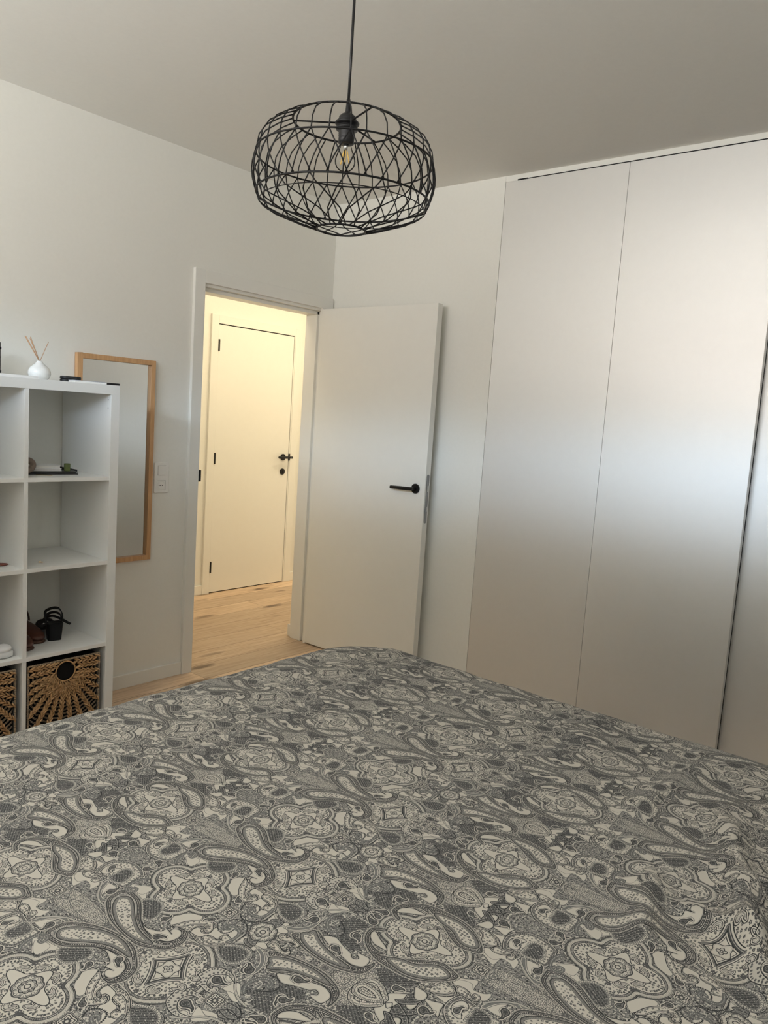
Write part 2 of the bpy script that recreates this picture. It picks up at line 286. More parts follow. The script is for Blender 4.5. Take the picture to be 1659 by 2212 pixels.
STY={
 'filig':[('tex',0,'filig'),('line',0,.8,.8)],
 'filig2':[('tex',0,'filig2')],
 'bubble':[('fill',0,.08),('tex',0,'bubble'),('line',0,.8,.8)],
 'dark':[('scalfill',3.2,1.2,4.5,.06),('scal',3.2,1.2,4.5,.7,.85),('ticks',.8,2.6,3.2,1.3,.85),('tex',0,'dark'),('line',0,.5,.9),('line',-.7,.5,.15)],
 'plain':[('line',0,2.6,.9),('line',0,1.4,.05),('fill',0,0)],
 'dleaf':[('fill',0,.7),('tex',-2,'filig'),('line',0,.9,K),('line',-1.4,.6,.1)],
 'white':[('fill',0,0),('line',0,.9,K),('line',-1.6,.35,.45)],
 'swirl':[('fill',0,.2),('tex',-6,'floret'),('line',0,.9,K),('line',-1.5,.9,.1),('line',-4,3.4,.8),('dots',-4,3.4,.7,0),('line',-6.4,.5,.8)],
 'leaf':[('fill',0,.12),('tex',-1.8,'floret'),('line',0,.9,K),('line',-1.2,.9,0),('line',-2.0,.5,K)],
 'tleaf':[('fill',0,.62),('tex',-2.2,'filig2'),('line',0,.8,K),('line',-1.6,.5,.1)],
 'fringe':[('fill',0,.3),('line',0,.8,K),('dots',-2.6,4,1,.9)],
 'paisley':[('scalfill',2.6,.9,6,.0),('scal',2.6,.9,6,.7,K),('ticks',.2,2.0,1.9,.9,.9),('fill',0,.85),('line',-.3,.5,K),('line',-2.4,.7,.1),('line',-3.1,.5,K),('dots',-4.9,3.6,.85,.0),('line',-6.7,.5,K),('line',-7.6,.8,.1),('fill',-8.2,.6),('ticks',-11,-8.2,2.2,1.1,.1)],
 'body':[('fill',3.6,.80),('line',3.4,.8,.05),('line',2.4,.5,K),('fill',1.6,.05),('line',1.2,.6,K),('fill',-0,.12),('line',-.0,.5,K),('ticks',-3.2,0,2.6,.5,K),('line',-1.6,1.4,.55),('line',-3.3,.6,K),('fill',-3.6,0),('tex',-4.4,'floret')],
 'spade':[('fill',0,0),('line',0,.9,K),('dots',-2.2,2.8,.8,.85),('line',-4,.6,K),('tex',-5,'seed'),('line',-9,.9,K),('ticks',-12,-9.5,4.5,.8,K),('line',-13.5,.7,K)],
 'ring':[('fill',0,.02),('line',0,.9,K),('scalfill',-2.5,1.1,6,.1),('ticks',-5,-1.8,5.5,2.2,.85),('dots',-4,5.5,1.5,.75)],
 '~rib':[('line',0,6.2,.85),('line',0,5.0,.02),('line',0,3.0,.55),('dots',0,3.0,.6,.0),('line',1.9,.5,.9)],
 '~scal':[('ticks',-.1,1.8,3.4,1.6,.85),('line',0,.9,K)],
 '~line2':[('line',0,4.2,.9),('line',0,2.8,.02),('line',0,.5,.6)],
 '~band':[('line',0,9.5,.9),('line',0,8.0,.03),('line',0,4.6,.9),('line',0,3.8,.45),('ticks',0,2,1.6,.4,.8)],
}
def smallp(hx,hy,tx,ty,r):
    dx,dy=tx-hx,ty-hy; l=math.hypot(dx,dy); e=np.array([dx/l,dy/l]); nrm=np.array([-e[1],e[0]])
    if (hx*7+hy*3)%2>1: nrm=-nrm
    loc=[(-1,0),(-.75,-.65),(0,-1),(.75,-.8),(1.4,-.75),(1.9,-.95),(2.15,-1.4),(2.3,-.95),(2.1,-.35),(1.6,0),(1.2,.35),(.8,.75),(.1,1),(-.7,.7)]
    k=min(1.0,l/(2.1*r)) if r>0 else 1
    P=np.array([np.array([hx,hy])+e*(a*r*(k if a>1 else 1))+nrm*b*r for a,b in loc])
    P=smooth_closed(P,3)
    paint(P,[('scalfill',1.7,.5,2.6,0),('scal',1.7,.5,2.6,.55,.85),('fill',0,.88),('line',-.25,.4,K),('line',-r*.36,.55,.25),('dots',-r*.62,2.2,.45,.3)])
def medallion(cx,cy,kind):
    q=lambda t:np.array([max(40*math.cos(x-p)+math.sqrt(max(0,43.8**2-(40*math.sin(x-p))**2)) for p in(0,math.pi/2,math.pi,-math.pi/2) if 43.8**2>(40*math.sin(x-p))**2 and math.cos(x-p)>0) for x in t])
    if kind!='D': P=polar(cx,cy,q,120,sx=.92)
    else: P=polar(cx,cy,lambda t:72+2.5*np.cos(4*t),90)
    paint(P,[('fill',0,.03),('line',0,.9,K),('line',-1.6,.9,K),('ticks',-4.6,-1.8,1.7,.5,.8),('line',-6.2,1.,.25),('line',-8.6,.9,K),('line',-10,2.2,.3),('ticks',-11.6,-8.8,2.0,.9,.9),('line',-12.4,.9,K),('tex',-13.2,'floret'),('dots',-17,9,1.9,.85)])
    # scroll leaves around the middle
    for a in range(8):
        th=(a+.5)*math.pi/4; R0=39 if kind!='D' else 47
        c=np.array([cx+R0*math.cos(th)*.95,cy+R0*math.sin(th)]); s_=1 if a%2 else -1
        er=np.array([math.cos(th),math.sin(th)]); et=np.array([-er[1],er[0]])*s_
        loc=[(-9,-3),(-5,3),(1,5.5),(7,4),(9,-1),(6,-5),(2,-4),(3,-1),(0,1),(-4,-2)]
        paint(smooth_closed([c+et*x+er*y for x,y in loc],3),[('scalfill',2.2,.4,5,.0),('line',2.4,.7,K),('fill',0,.03),('line',0,.7,K),('line',-1.8,.5,.6)])
    for a in range(8):
        th=a*math.pi/4; c=(cx+46*math.cos(th)*.95,cy+46*math.sin(th))
        if kind=='D' : c=(cx+56*math.cos(th),cy+56*math.sin(th))
        paint(polar(c[0],c[1],lambda t:4.2+1.2*np.cos(6*t),40),[('fill',0,.8),('dots',-2,3,.6,.2)])
    if kind=='D':
        st=lambda t:36/(np.abs(np.cos(t)/1.08)**.82+np.abs(np.sin(t)/.84)**.82)**(1/.82)
        paint(polar(cx,cy,st,140),[('fill',6,.02),('line',6.4,.9,K),('fill',3.4,.85),('line',1.6,.7,.1),('line',-1.5,.8,K),('fill',-2,.02),('line',-4.5,.8,K)])
        paint(polar(cx,cy,lambda t:16+2.5*np.cos(4*t+math.pi),70),[('fill',0,.02),('line',0,.9,K),('line',-2,.4,.5)])
        rosette(cx,cy,8.5,4)
    else:
        st=lambda t:25+25*np.maximum(0,np.cos(2*t+math.pi))**6+13*np.maximum(0,np.cos(2*t))**4
        paint(polar(cx,cy,st,120),[('fill',0,0),('line',0,.9,K)])
        rosette(cx,cy,21,8)
def rosette(cx,cy,R,n):
    f=lambda a,b,m:(lambda t:R*(a+b*np.abs(np.cos(m*t/2))))
    if n==4:
        paint(polar(cx,cy,f(.5,.5,4),60),[('fill',0,.05),('line',0,.9,K),('line',-1.8,.4,.5)]); paint(polar(cx,cy,lambda t:R*.34+0*t,24),[('fill',0,.9),('fill',-1.4,.05)]); return
    paint(polar(cx,cy,f(.9,.12,n),96),[('scalfill',1.2,.8,3.2,.85),('fill',-.4,.03),('line',-1.6,.6,K),('ticks',-R*.28,-2.2,R*.3,1.5,.75)])
    paint(polar(cx,cy,f(.5,.12,n),64),[('fill',0,.05),('line',0,1.,K),('line',-1.8,.4,K),('dots',-3.0,2.6,.7,.85)])
    paint(polar(cx,cy,lambda t:R*.24+0*t,30),[('fill',0,.92),('fill',-1.6,.05)])
def sqrosette(cx,cy):
    paint(polar(cx,cy,lambda t:13+1.8*np.cos(4*t+math.pi),60),[('scalfill',1,5.2,5.6,.05),('scal',1,5.2,5.6,.8,K),('fill',1.2,.8),('dots',2.4,5.6,.7,.9),('fill',0,.03),('line',-1.2,1.,K),('line',-4.2,.9,K)])
    paint(polar(cx,cy,lambda t:5.6+.9*np.cos(8*t),60),[('fill',0,.85),('fill',-2.6,.03)])
def build_print():
    got={n:(st,np.array(a,float).reshape(-1,2)/5) for st,n,a in SHAPES}
    def D(n):
        st,P=got[n]; op=st.startswith('~')
        paint(smooth_closed(P,3,not op),STY[st],not op,pad=7)
    INK[:]=np.clip(texture('base',UU[0],VV[:,0]),0,1)
    for n in[k for k in got if k.startswith('wb')]: D(n)
    for n in('dkA','dkB','dkC','dkE','bub','bb1','bb2'): D(n)
    medallion(0,0,'A'); medallion(TW/2,264,'B'); medallion(TW/2,526.8,'D')
    for n in('RB5','RB6','RB7','RB8','RB9','RB10','RB11','RB12','W3','W4','W5','H1','W1','H2','W2','S5','S5d','S5w','L3','L4','L5','RW1','F2','F3','SP','PB','PBw','PBb','P4','P4w','P4b','P1','P1w','P1b','L1','L2','S8','LF1','LF2','LF3','LF4','SL1','SL2','SL3','SL4','RB1s','RB1','RB3s','RB3','RB4'): D(n)
    rosette(0,477,22,8); sqrosette(0,553); sqrosette(TW/2,427); sqrosette(TW/2,163)
    for s in SMALL: smallp(*[x/5 for x in s])
    return np.concatenate([INK,INK[:,::-1]],1)

# ------------------------------------------------------------------ materials
WALL = noise_mat('wall_paint', (.788,.786,.745), (.803,.80,.76), 60, .42, bump=.03, spec=.35)
CEIL = noise_mat('ceiling_paint', (.79,.785,.755), (.805,.80,.77), 60, .75, bump=.03, spec=.2)
LACQ = noise_mat('white_lacquer', (.785,.782,.745), (.795,.792,.755), 20, .33, spec=.4)
DOORP = noise_mat('door_paint', (.785,.782,.745), (.795,.792,.755), 20, .38, spec=.45)
SHELF = noise_mat('white_foil', (.82,.825,.815), (.83,.835,.825), 15, .35, spec=.45)
WARD = noise_mat('satin_panel', (.79,.785,.77), (.80,.795,.78), 30, .43, spec=.5, metal=.56)
BLACK = mat('black_powder_coat', (.006,.006,.0065), .5, spec=.3)
BLKPL = mat('black_plastic', (.009,.009,.010), .4, spec=.35)
DARK = mat('dark_gap', (.02,.02,.022), .9, spec=.1)
STEEL = noise_mat('brushed_steel', (.22,.22,.22), (.32,.32,.32), 80, .38, stretch=(1,1,.05), metal=1)
STEELB = mat('bright_steel', (.7,.7,.7), .25, 1)
WHPL = mat('white_plastic', (.80,.79,.76), .3)
OAKF = noise_mat('oak_frame', (.48,.27,.125), (.60,.36,.18), 9, .45, stretch=(14,14,1.2), bump=.05)
MIRR = mat('mirror_silver', (.93,.94,.92), .01, 1)
def floor_mat():
    m = mat('oak_planks', (.5,.4,.3), .42, spec=.4); n = m.node_tree; b = n.nodes['Principled BSDF']; N = n.nodes.new
    def math_(op, a, bb=None):
        q = N('ShaderNodeMath'); q.operation = op
        for i, x in enumerate((a, bb)):
            if x is None: continue
            if isinstance(x, (int, float)): q.inputs[i].default_value = x
            else: lk(n, x, q.inputs[i])
        return q.outputs[0]
    g = N('ShaderNodeNewGeometry'); sp = N('ShaderNodeSeparateXYZ'); lk(n, g.outputs['Position'], sp.inputs[0])
    PWID, PLEN = .19, 1.9
    vy = math_('DIVIDE', math_('ADD', sp.outputs['Y'], 10.03), PWID); row = math_('FLOOR', vy); fy = math_('FRACT', vy)
    wn = N('ShaderNodeTexWhiteNoise'); wn.noise_dimensions = '1D'; lk(n, row, wn.inputs['W'])
    vx = math_('DIVIDE', math_('ADD', math_('ADD', sp.outputs['X'], 10), math_('MULTIPLY', wn.outputs['Value'], PLEN)), PLEN)
    col = math_('FLOOR', vx); fx = math_('FRACT', vx)
    cb = N('ShaderNodeCombineXYZ'); lk(n, row, cb.inputs[0]); lk(n, col, cb.inputs[1])
    wn2 = N('ShaderNodeTexWhiteNoise'); wn2.noise_dimensions = '3D'; lk(n, cb.outputs[0], wn2.inputs['Vector'])
    # grain coordinates: stretched along x, shifted per plank
    off = N('ShaderNodeVectorMath'); off.operation = 'SCALE'; lk(n, wn2.outputs['Color'], off.inputs[0]); off.inputs['Scale'].default_value = 9
    mp = N('ShaderNodeMapping'); mp.inputs['Scale'].default_value = (2.2, 30, 1); lk(n, g.outputs['Position'], mp.inputs[0])
    ad = N('ShaderNodeVectorMath'); lk(n, mp.outputs[0], ad.inputs[0]); lk(n, off.outputs[0], ad.inputs[1])
    gr = N('ShaderNodeTexNoise'); gr.inputs['Scale'].default_value = 2.2; gr.inputs['Detail'].default_value = 7; gr.inputs['Distortion'].default_value = .6; lk(n, ad.outputs[0], gr.inputs['Vector'])
    r1 = N('ShaderNodeValToRGB'); stops(r1, [(.28,(.45,.315,.205)), (.5,(.57,.42,.288)), (.70,(.65,.50,.36))]); lk(n, gr.outputs['Fac'], r1.inputs['Fac'])
    tone = N('ShaderNodeHueSaturation'); lk(n, r1.outputs['Color'], tone.inputs['Color']); lk(n, math_('ADD', math_('MULTIPLY', wn2.outputs['Value'], .50), .76), tone.inputs['Value'])
    # knots
    mk = N('ShaderNodeMapping'); mk.inputs['Scale'].default_value = (2.1, 7.5, 1); lk(n, g.outputs['Position'], mk.inputs[0])
    vo = N('ShaderNodeTexVoronoi'); vo.inputs['Scale'].default_value = 1.0; vo.inputs['Randomness'].default_value = 1; lk(n, mk.outputs[0], vo.inputs['Vector'])
    kn = N('ShaderNodeTexNoise'); kn.inputs['Scale'].default_value = 6; lk(n, mk.outputs[0], kn.inputs['Vector'])
    kd = math_('ADD', vo.outputs['Distance'], math_('MULTIPLY', kn.outputs['Fac'], .22))
    rk = N('ShaderNodeValToRGB'); stops(rk, [(.2,(.16,.11,.08)), (.36,(1,1,1))]); lk(n, kd, rk.inputs['Fac'])
    mx = N('ShaderNodeMix'); mx.data_type = 'RGBA'; mx.blend_type = 'MULTIPLY'; mx.inputs['Factor'].default_value = .85
    lk(n, tone.outputs['Color'], mx.inputs['A']); lk(n, rk.outputs['Color'], mx.inputs['B'])
    # seams
    seam = math_('MAXIMUM', math_('LESS_THAN', fy, .02), math_('LESS_THAN', fx, .0014))
    ms = N('ShaderNodeMix'); ms.data_type = 'RGBA'; lk(n, seam, ms.inputs['Factor']); lk(n, mx.outputs['Result'], ms.inputs['A']); ms.inputs['B'].default_value = (.17,.11,.065,1)
    lk(n, ms.outputs['Result'], b.inputs['Base Color'])
    bp = N('ShaderNodeBump'); bp.inputs['Strength'].default_value = .08; bp.inputs['Distance'].default_value = .003; lk(n, gr.outputs['Fac'], bp.inputs['Height']); lk(n, bp.outputs[0], b.inputs['Normal'])
    return m
OAK = floor_mat()

# ------------------------------------------------------------------ room shell
H = 2.625; BX, BY = -4.2, -3.95; HY = 1.352; WT = .145
OX0, OX1, OZ = -.933, -.055, 2.016
struct(MB().box(BX-.15, 3.0, BY-.15, HY+.1, -.08, 0).build('floor', OAK), 'light oak plank floor of bedroom and hall', 'floor')
struct(MB().box(BX-.15, 3.0, BY-.15, HY+.1, H, H+.1).build('ceiling', CEIL), 'plain white ceiling above bed and lamp', 'ceiling')
struct(MB().box(BX-.15, OX0, 0, WT, 0, H).box(OX1, 3.0, 0, WT, 0, H).box(OX0, OX1, 0, WT, OZ, H).build('wall_left', WALL), 'white wall with the doorway to the hall', 'wall')
struct(MB().box(0, .6, -1.139, -.0005, 0, H).build('wall_right', WALL), 'white wall strip behind the open door, left of wardrobe', 'wall')
struct(MB().box(BX, .75, BY-.15, BY, 0, H).build('wall_back', WALL), 'plain wall behind the bed head', 'wall')
struct(MB().box(BX-.15, BX, BY, WIN_Y0, 0, H).box(BX-.15, BX, WIN_Y1, 0, 0, H).box(BX-.15, BX, WIN_Y0, WIN_Y1, 0, WIN_Z0).box(BX-.15, BX, WIN_Y0, WIN_Y1, WIN_Z1, H).build('wall_front', WALL), 'window wall opposite the wardrobe', 'wall')
wf = MB()
for a, b, c, d in ((WIN_Y0, WIN_Y0+.05, WIN_Z0, WIN_Z1), (WIN_Y1-.05, WIN_Y1, WIN_Z0, WIN_Z1), (WIN_Y0, WIN_Y1, WIN_Z0, WIN_Z0+.05), (WIN_Y0, WIN_Y1, WIN_Z1-.05, WIN_Z1), ((WIN_Y0+WIN_Y1)/2-.03, (WIN_Y0+WIN_Y1)/2+.03, WIN_Z0, WIN_Z1)):
    wf.box(BX-.11, BX-.05, a, b, c, d)
struct(wf.build('window_1', WHPL), 'window frame opposite the wardrobe', 'window')
struct(MB().box(.6, .75, BY, -.0005, 0, H).build('wall_niche', WALL), 'wall behind the wardrobe', 'wall')
struct(MB().box(-1.6, 3.0, HY, HY+.1, 0, H).build('wall_hall', WALL), 'far wall of the lit hall seen through the doorway', 'wall')
struct(MB().box(-1.7, -1.6, WT, HY, 0, H).box(3.0, 3.1, WT, HY, 0, H).build('wall_hall_ends', WALL), 'end walls of the hall', 'wall')
BB = LACQ
struct(MB().box(BX, -.996, -.014, 0, 0, .068).build('baseboard_left', BB, bev=.002), 'white baseboard between shelf and doorway', 'baseboard')
struct(MB().box(-.014, 0, -1.139, -.02, 0, .068).build('baseboard_right', BB, bev=.002), 'white baseboard behind the open door', 'baseboard')
struct(MB().box(-1.6, .152, HY-.014, HY, 0, .07).box(1.05, 1.104, HY-.014, HY, 0, .07).build('baseboard_hall', BB, bev=.002), 'white baseboard along the far hall wall', 'baseboard')
struct(MB().box(-.066, 3.0, WT+.0005, WT+.024, 0, .075).box(-1.6, -.94, WT, WT+.016, 0, .07).build('baseboard_hall_near', BB, bev=.002), 'white baseboard on the hall side beside the doorway', 'baseboard')
# bedroom door frame: casing, jamb lining with a door stop
t1 = thing('trim_1', (-.5, 0, 0), 'white door frame around the bedroom doorway', 'door frame', None, 'structure')
MB().box(-.995, OX0, -.02, .0, 0, 2.083).build('casing', LACQ, t1, bev=.0015)
MB().box(-.094, -.010, -.02, .0, 0, 2.018).build('casing', LACQ, t1, bev=.0015)
MB().box(OX0, -.010, -.02, .0, 2.018, 2.083).build('casing', LACQ, t1, bev=.0015)
MB().box(OX0-.0, OX0+.012, .0, WT, 0, OZ).box(OX1-.012, OX1, .0, WT, 0, OZ).box(OX0, OX1, .0, WT, OZ-.012, OZ).build('jamb', LACQ, t1)
MB().box(OX0+.012, OX0+.03, .035, WT-.02, 0, OZ-.012).box(OX1-.03, OX1-.012, .035, WT-.02, 0, OZ-.012).box(OX0+.012, OX1-.012, .035, WT-.02, OZ-.032, OZ-.012).build('door_stop', LACQ, t1, bev=.002)
MB().box(OX0-.0005, OX0+.0145, -.022, .02, 1.018, 1.078, .003).build('strike_plate', BLACK, t1)['label'] = 'black strike plate'
MB().box(-.0535, -.035, WT, WT+.0005+.014, .076, 2.03).build('hall_casing', LACQ, t1, bev=.002)

# the open bedroom door leaf
def lever(mb, rose, along, out, L=.137, r=.0095):
    # rose disc axis = out, lever runs along
    rose = Vector(rose); along = Vector(along); out = Vector(out)
    a = rose+out*.008; b = rose+out*.048
    mb.tube([a, b], r*.95, 14)
    mb.tube([b-along*.012, b+along*.004, b+along*L*.5, b+along*L], [r, r, r, r*.97], 14)
    return mb
d1 = thing('door_1', (-.078, -.022, 0), 'open white bedroom door with black lever handle', 'door', None, 'structure')
MB().box(-.099, -.057, -.855, -.024, .008, 2.012).build('door_leaf', DOORP, d1, bev=.0015)
def handle(parent, rose, along, out, L=.137, axis='x', label='black lever handle'):
    out = Vector(out)
    sg = 1 if (out.x+out.y) > 0 else -1
    h = lever(MB(), rose, along, out, L).build('door_handle', BLACK, parent, smooth=True, bev=.001); h['label'] = label
    ro = MB().lathe([(.0001, 0), (.0255, 0), (.0265, .002*sg), (.0265, .0075*sg), (.0255, .0085*sg), (.0001, .0085*sg)], rose, 40, axis).build('rose', BLACK, None)
    attach(ro, h)
    return h
handle(d1, (-.099, -.795, 1.043), (0, 1, -.03), (-1, 0, 0))
handle(d1, (-.057, -.795, 1.043), (0, 1, 0), (1, 0, 0), label='black lever on the back of the door')
def stadium(w, h, n=10):
    return [(w/2*math.cos(a), (h/2-w/2)+w/2*math.sin(a)) for a in [PI*k/n for k in range(n+1)]]+[(w/2*math.cos(a), -(h/2-w/2)+w/2*math.sin(a)) for a in [PI+PI*k/n for k in range(n+1)]]
lp = MB().prism(stadium(.0205, .262), -.857, -.852, lambda a, b, c: (-.078+a, c, .992+b)).build('lock_plate', STEEL, d1)
attach(MB().prism([(-.006,-.017),(.008,-.017),(.008,.017),(-.006,.017)], -.866, -.852, lambda a, b, c: (-.078+a, c+(.006 if a > 0 else 0), 1.048+b)).build('latch', STEELB), lp)
attach(MB().box(-.082, -.074, -.8585, -.853, .924, .95).build('deadbolt', STEELB), lp)
for z in (.26, 1.02, 1.80): MB().lathe([(.0001, z), (.006, z), (.006, z+.085), (.0001, z+.085)], (-.0505, -.0275, 0), 14).build('hinge', BLACK, d1)

# the closed hall door
t2 = thing('trim_2', (.6, HY, 0), 'cream lit frame around the closed hall door', 'door frame', None, 'structure')
MB().box(.152, .2155, HY-.017, HY, 0, 2.07).build('casing', LACQ, t2, bev=.0015)
MB().box(.981, 1.048, HY-.017, HY, 0, 2.07).build('casing', LACQ, t2, bev=.0015)
MB().box(.2155, .981, HY-.017, HY, 2.010, 2.07).build('casing', LACQ, t2, bev=.0015)
MB().box(.2155, .981, HY-.0045, HY-.0002, 0, 2.010).build('gap', DARK, t2)['label'] = 'dark gap around the leaf'
MB().box(.9715, .981, HY-.014, HY-.002, 0, 2.010).build('door_stop', LACQ, t2)
sp_ = MB().box(.9655, .9815, HY-.0195, HY-.012, 1.011, 1.066, .002).build('strike_plate', BLACK, t2); sp_['label'] = 'black strike plate'
d2 = thing('door_2', (.22, HY, 0), 'closed plain door across the lit hall, black handle', 'door', None, 'structure')
MB().box(.2185, .966, HY-.0125, HY-.0045, .007, 2.003).build('door_leaf', DOORP, d2, bev=.001)
handle(d2, (.905, HY-.0125, 1.038), (-1, 0, 0), (0, -1, 0), .083, 'y')
hb = MB().tube([(.905, HY-.06, 1.038), (.966, HY-.06, 1.038)], .0095, 14).build('handle_end', BLACK, d2, smooth=True)
kr = MB().lathe([(.0001, 0), (.0245, 0), (.0255, -.002), (.0255, -.0075), (.0001, -.0085)], (.905, HY-.0125, .921), 36, 'y').build('keyhole_rose', BLACK, d2)
attach(MB().box(.9025, .9075, HY-.0225, HY-.021, .912, .93).build('keyhole', DARK), kr)
for z0, z1 in ((.158, .244), (.983, 1.067), (1.811, 1.897)): MB().box(.2135, .2275, HY-.021, HY-.010, z0, z1, .003).build('hinge', BLACK, d2)['label'] = 'black hinge'
# the next hall door, only its edge in view
t3 = thing('trim_3', (1.115, HY, 0), 'narrow edge of the next hall door frame, right of closed door', 'door frame', None, 'structure')
MB().box(1.104, 1.124, HY-.017, HY, 0, 2.3).build('casing', LACQ, t3, bev=.0015)
MB().box(1.124, 1.95, HY-.004, HY-.0002, 0, 2.3).build('gap', DARK, t3)
d3 = thing('door_3', (1.128, HY, 0), 'sliver of a second hall door beside the doorway jamb', 'door', None, 'structure')
MB().box(1.128, 1.94, HY-.012, HY-.004, .008, 2.29).build('door_leaf', DOORP, d3, bev=.001)

# ------------------------------------------------------------------ built-in wardrobe
w = thing('wardrobe', (.3, -2.5, 0), 'tall built-in wardrobe with satin sliding doors up to the ceiling', 'wardrobe')
def sliding(y0, y1, x, seams, z1, lab=None):
    o = MB()
    ys = [y0]+[s for s in seams]+[y1]
    for a, b in zip(ys, ys[1:]): o.box(x, x+.03, a+(.0008 if a in seams else 0), b-(.0008 if b in seams else 0), .03, z1)
    o.box(x+.004, x+.045, y0+.004, y1-.004, .032, z1-.002)
    return o.build('sliding_door', WARD, w, bev=.001)
sliding(-2.418, -1.1405, 0.0, [-1.7735], 2.5965)['label'] = 'front sliding door of two tall panels'
sliding(-3.93, -2.40, .048, [-3.0], 2.5965)['label'] = 'sliding door behind, at the right edge'
MB().box(.0, .08, BY+.01, -1.1395, 2.6, 2.6245).build('top_track', LACQ, w)
MB().box(-.0006, .03, -2.42, -1.206, 2.5965, 2.6003).box(-.0009, .02, -1.262, -1.206, 2.5955, 2.602).box(-.0009, .02, -2.41, -2.355, 2.5955, 2.602).build('track_gap', DARK, w)
MB().box(.0, .02, -1.206, -1.1405, 2.5965, 2.6).build('end_cap', LACQ, w)
MB().box(-.0, .1, BY+.01, -1.1395, 0, .028).build('bottom_track', STEEL, w)
MB().box(.036, .0475, -2.4165, -2.404, .03, 2.59).build('gap_shade', DARK, w)  # dark strip standing in for the shade between front and rear sliding doors
MB().box(.11, .13, BY+.01, -1.15, .03, 2.6).box(.13, .59, BY+.01, BY+.03, .03, 2.6).box(.13, .59, -1.17, -1.15, .03, 2.6).build('carcass', SHELF, w)

# ------------------------------------------------------------------ bed and duvet
BX0, BX1, BYE, BYH = -3.08, -1.14, -1.355, -3.75
bed = thing('bed', (-2.15, -2.6, 0), 'double bed hidden under the grey paisley duvet', 'bed')
FAB = noise_mat('bed_fabric', (.20,.20,.20), (.25,.25,.25), 200, .9, bump=.2)
MB().box(BX0+.14, BX1-.14, BYH+.02, BYE-.14, .1, .3, .015).build('base', FAB, bed)
MB().box(BX0+.13, BX1-.13, BYH+.02, BYE-.13, .3, .5, .04).build('mattress', mat('mattress_cloth', (.75,.74,.7), .9), bed)
for x in (BX0+.2, BX1-.2):
    for y in (BYH+.1, BYE-.2): MB().box(x-.03, x+.03, y-.03, y+.03, 0, .1).build('leg', BLACK, bed)
PZ = .561
CR = .27                          # plan radius of the foot corners
def sdf(s, t):
    # signed distance and outward normal of the cloth's rounded outline (open at the head end)
    cx, hx = (BX0+BX1)/2, (BX1-BX0)/2-CR; ty = BYE-CR
    px, py = abs(s-cx)-hx, t-ty; sg = 1 if s > cx else -1
    if px > 0 and py > 0:
        l = math.hypot(px, py); return l-CR, (sg*px/l, py/l)
    return (px-CR, (sg, 0)) if px > py else (py-CR, (0, 1))
def drape(s, t):
    d, n = sdf(s, t)
    if d <= -RAD: return s, t, 0, d
    a = d+RAD; bx, by = s-n[0]*a, t-n[1]*a; q = RAD*PI/2
    if a < q: o, dr = RAD*math.sin(a/RAD), RAD*(1-math.cos(a/RAD))
    else: o, dr = RAD+.03*min(1, (a-q)/.2)+.010*math.sin((s if abs(n[1]) > .5 else t)*22)*min(1, (a-q)/.1), RAD+a-q
    return bx+n[0]*o, by+n[1]*o, dr, d
def gauss(x, s): return math.exp(-(x/s)**2)
def ridge(x, y, ax, ay, bx, by, w, h):
    ex, ey = bx-ax, by-ay; l2 = ex*ex+ey*ey; t = max(0, min(1, ((x-ax)*ex+(y-ay)*ey)/l2)); d = math.hypot(x-ax-ex*t, y-ay-ey*t)
    return 1.25*h*gauss(d, w)*min(1, t*4+.2, (1-t)*4+.2)
from mathutils import noise as mn
RIDGES = [(-2.10,-3.05,-1.60,-2.86,.032,.024), (-2.20,-2.90,-1.95,-2.83,.028,.016), (-1.80,-2.70,-1.30,-2.76,.03,.013), (-2.16,-3.10,-1.98,-2.98,.022,.020), (-1.95,-3.12,-1.72,-3.20,.045,.045), (-2.03,-2.90,-2.06,-3.08,.020,.018), (-1.72,-2.55,-1.35,-2.42,.04,.008), (-1.90,-2.98,-1.74,-3.10,.025,.022), (-2.28,-3.12,-2.10,-3.16,.03,.02), (-1.62,-2.98,-1.45,-3.15,.03,.02)]
RAD = .095
ns, nt_ = 300, 340
s0, s1, q0, q1 = BX0-.30, BX1+.30, BYH-.05, BYE+.30
bm = bmesh.new(); uvl = bm.loops.layers.uv.new('cloth'); grid = []; uvs = {}
A0 = Vector((-2.6013, -2.2674)); E1 = Vector((.294, .0237)).normalized(); E2 = Vector((-.0536, .6466)).normalized()
for i in range(ns+1):
    rowv = []
    for j in range(nt_+1):
        s = s0+(s1-s0)*i/ns; t = q0+(q1-q0)*j/nt_
        x, y, dr, d = drape(s, t)
        e = max(0, -d)                                   # filling: plump in the middle, thinner towards the sewn edge
        z = PZ+.022*(1-math.exp(-e/.16))
        z += .006*math.exp(-e/.12)*mn.noise(Vector((s*11, t*11, 5)))
        z += .006*mn.noise(Vector((s*2.1, t*2.1, 3)))+.0028*mn.noise(Vector((s*7, t*7, 1)))+.0012*mn.noise(Vector((s*19, t*16, 8)))
        for R in RIDGES: z += ridge(s, t, *R)
        z = max(.12, z-dr)
        v = bm.verts.new((x, y, z)); rowv.append(v)
        d = Vector((s, t))-A0; uvs[v] = (d.dot(E1)/.2951, d.dot(E2)/.6488)
    grid.append(rowv)
for i in range(ns):
    for j in range(nt_):
        f = bm.faces.new((grid[i][j], grid[i+1][j], grid[i+1][j+1], grid[i][j+1])); f.smooth = True
        for l in f.loops: l[uvl].uv = uvs[l.vert]
me = bpy.data.meshes.new('duvet'); bm.to_mesh(me); bm.free()
duvet = bpy.data.objects.new('duvet', me); COL.objects.link(duvet)
md = duvet.modifiers.new('thickness', 'SOLIDIFY'); md.thickness = .012; md.offset = -1
tag(duvet, 'duvet in grey and off-white paisley print spread over the bed', 'duvet')
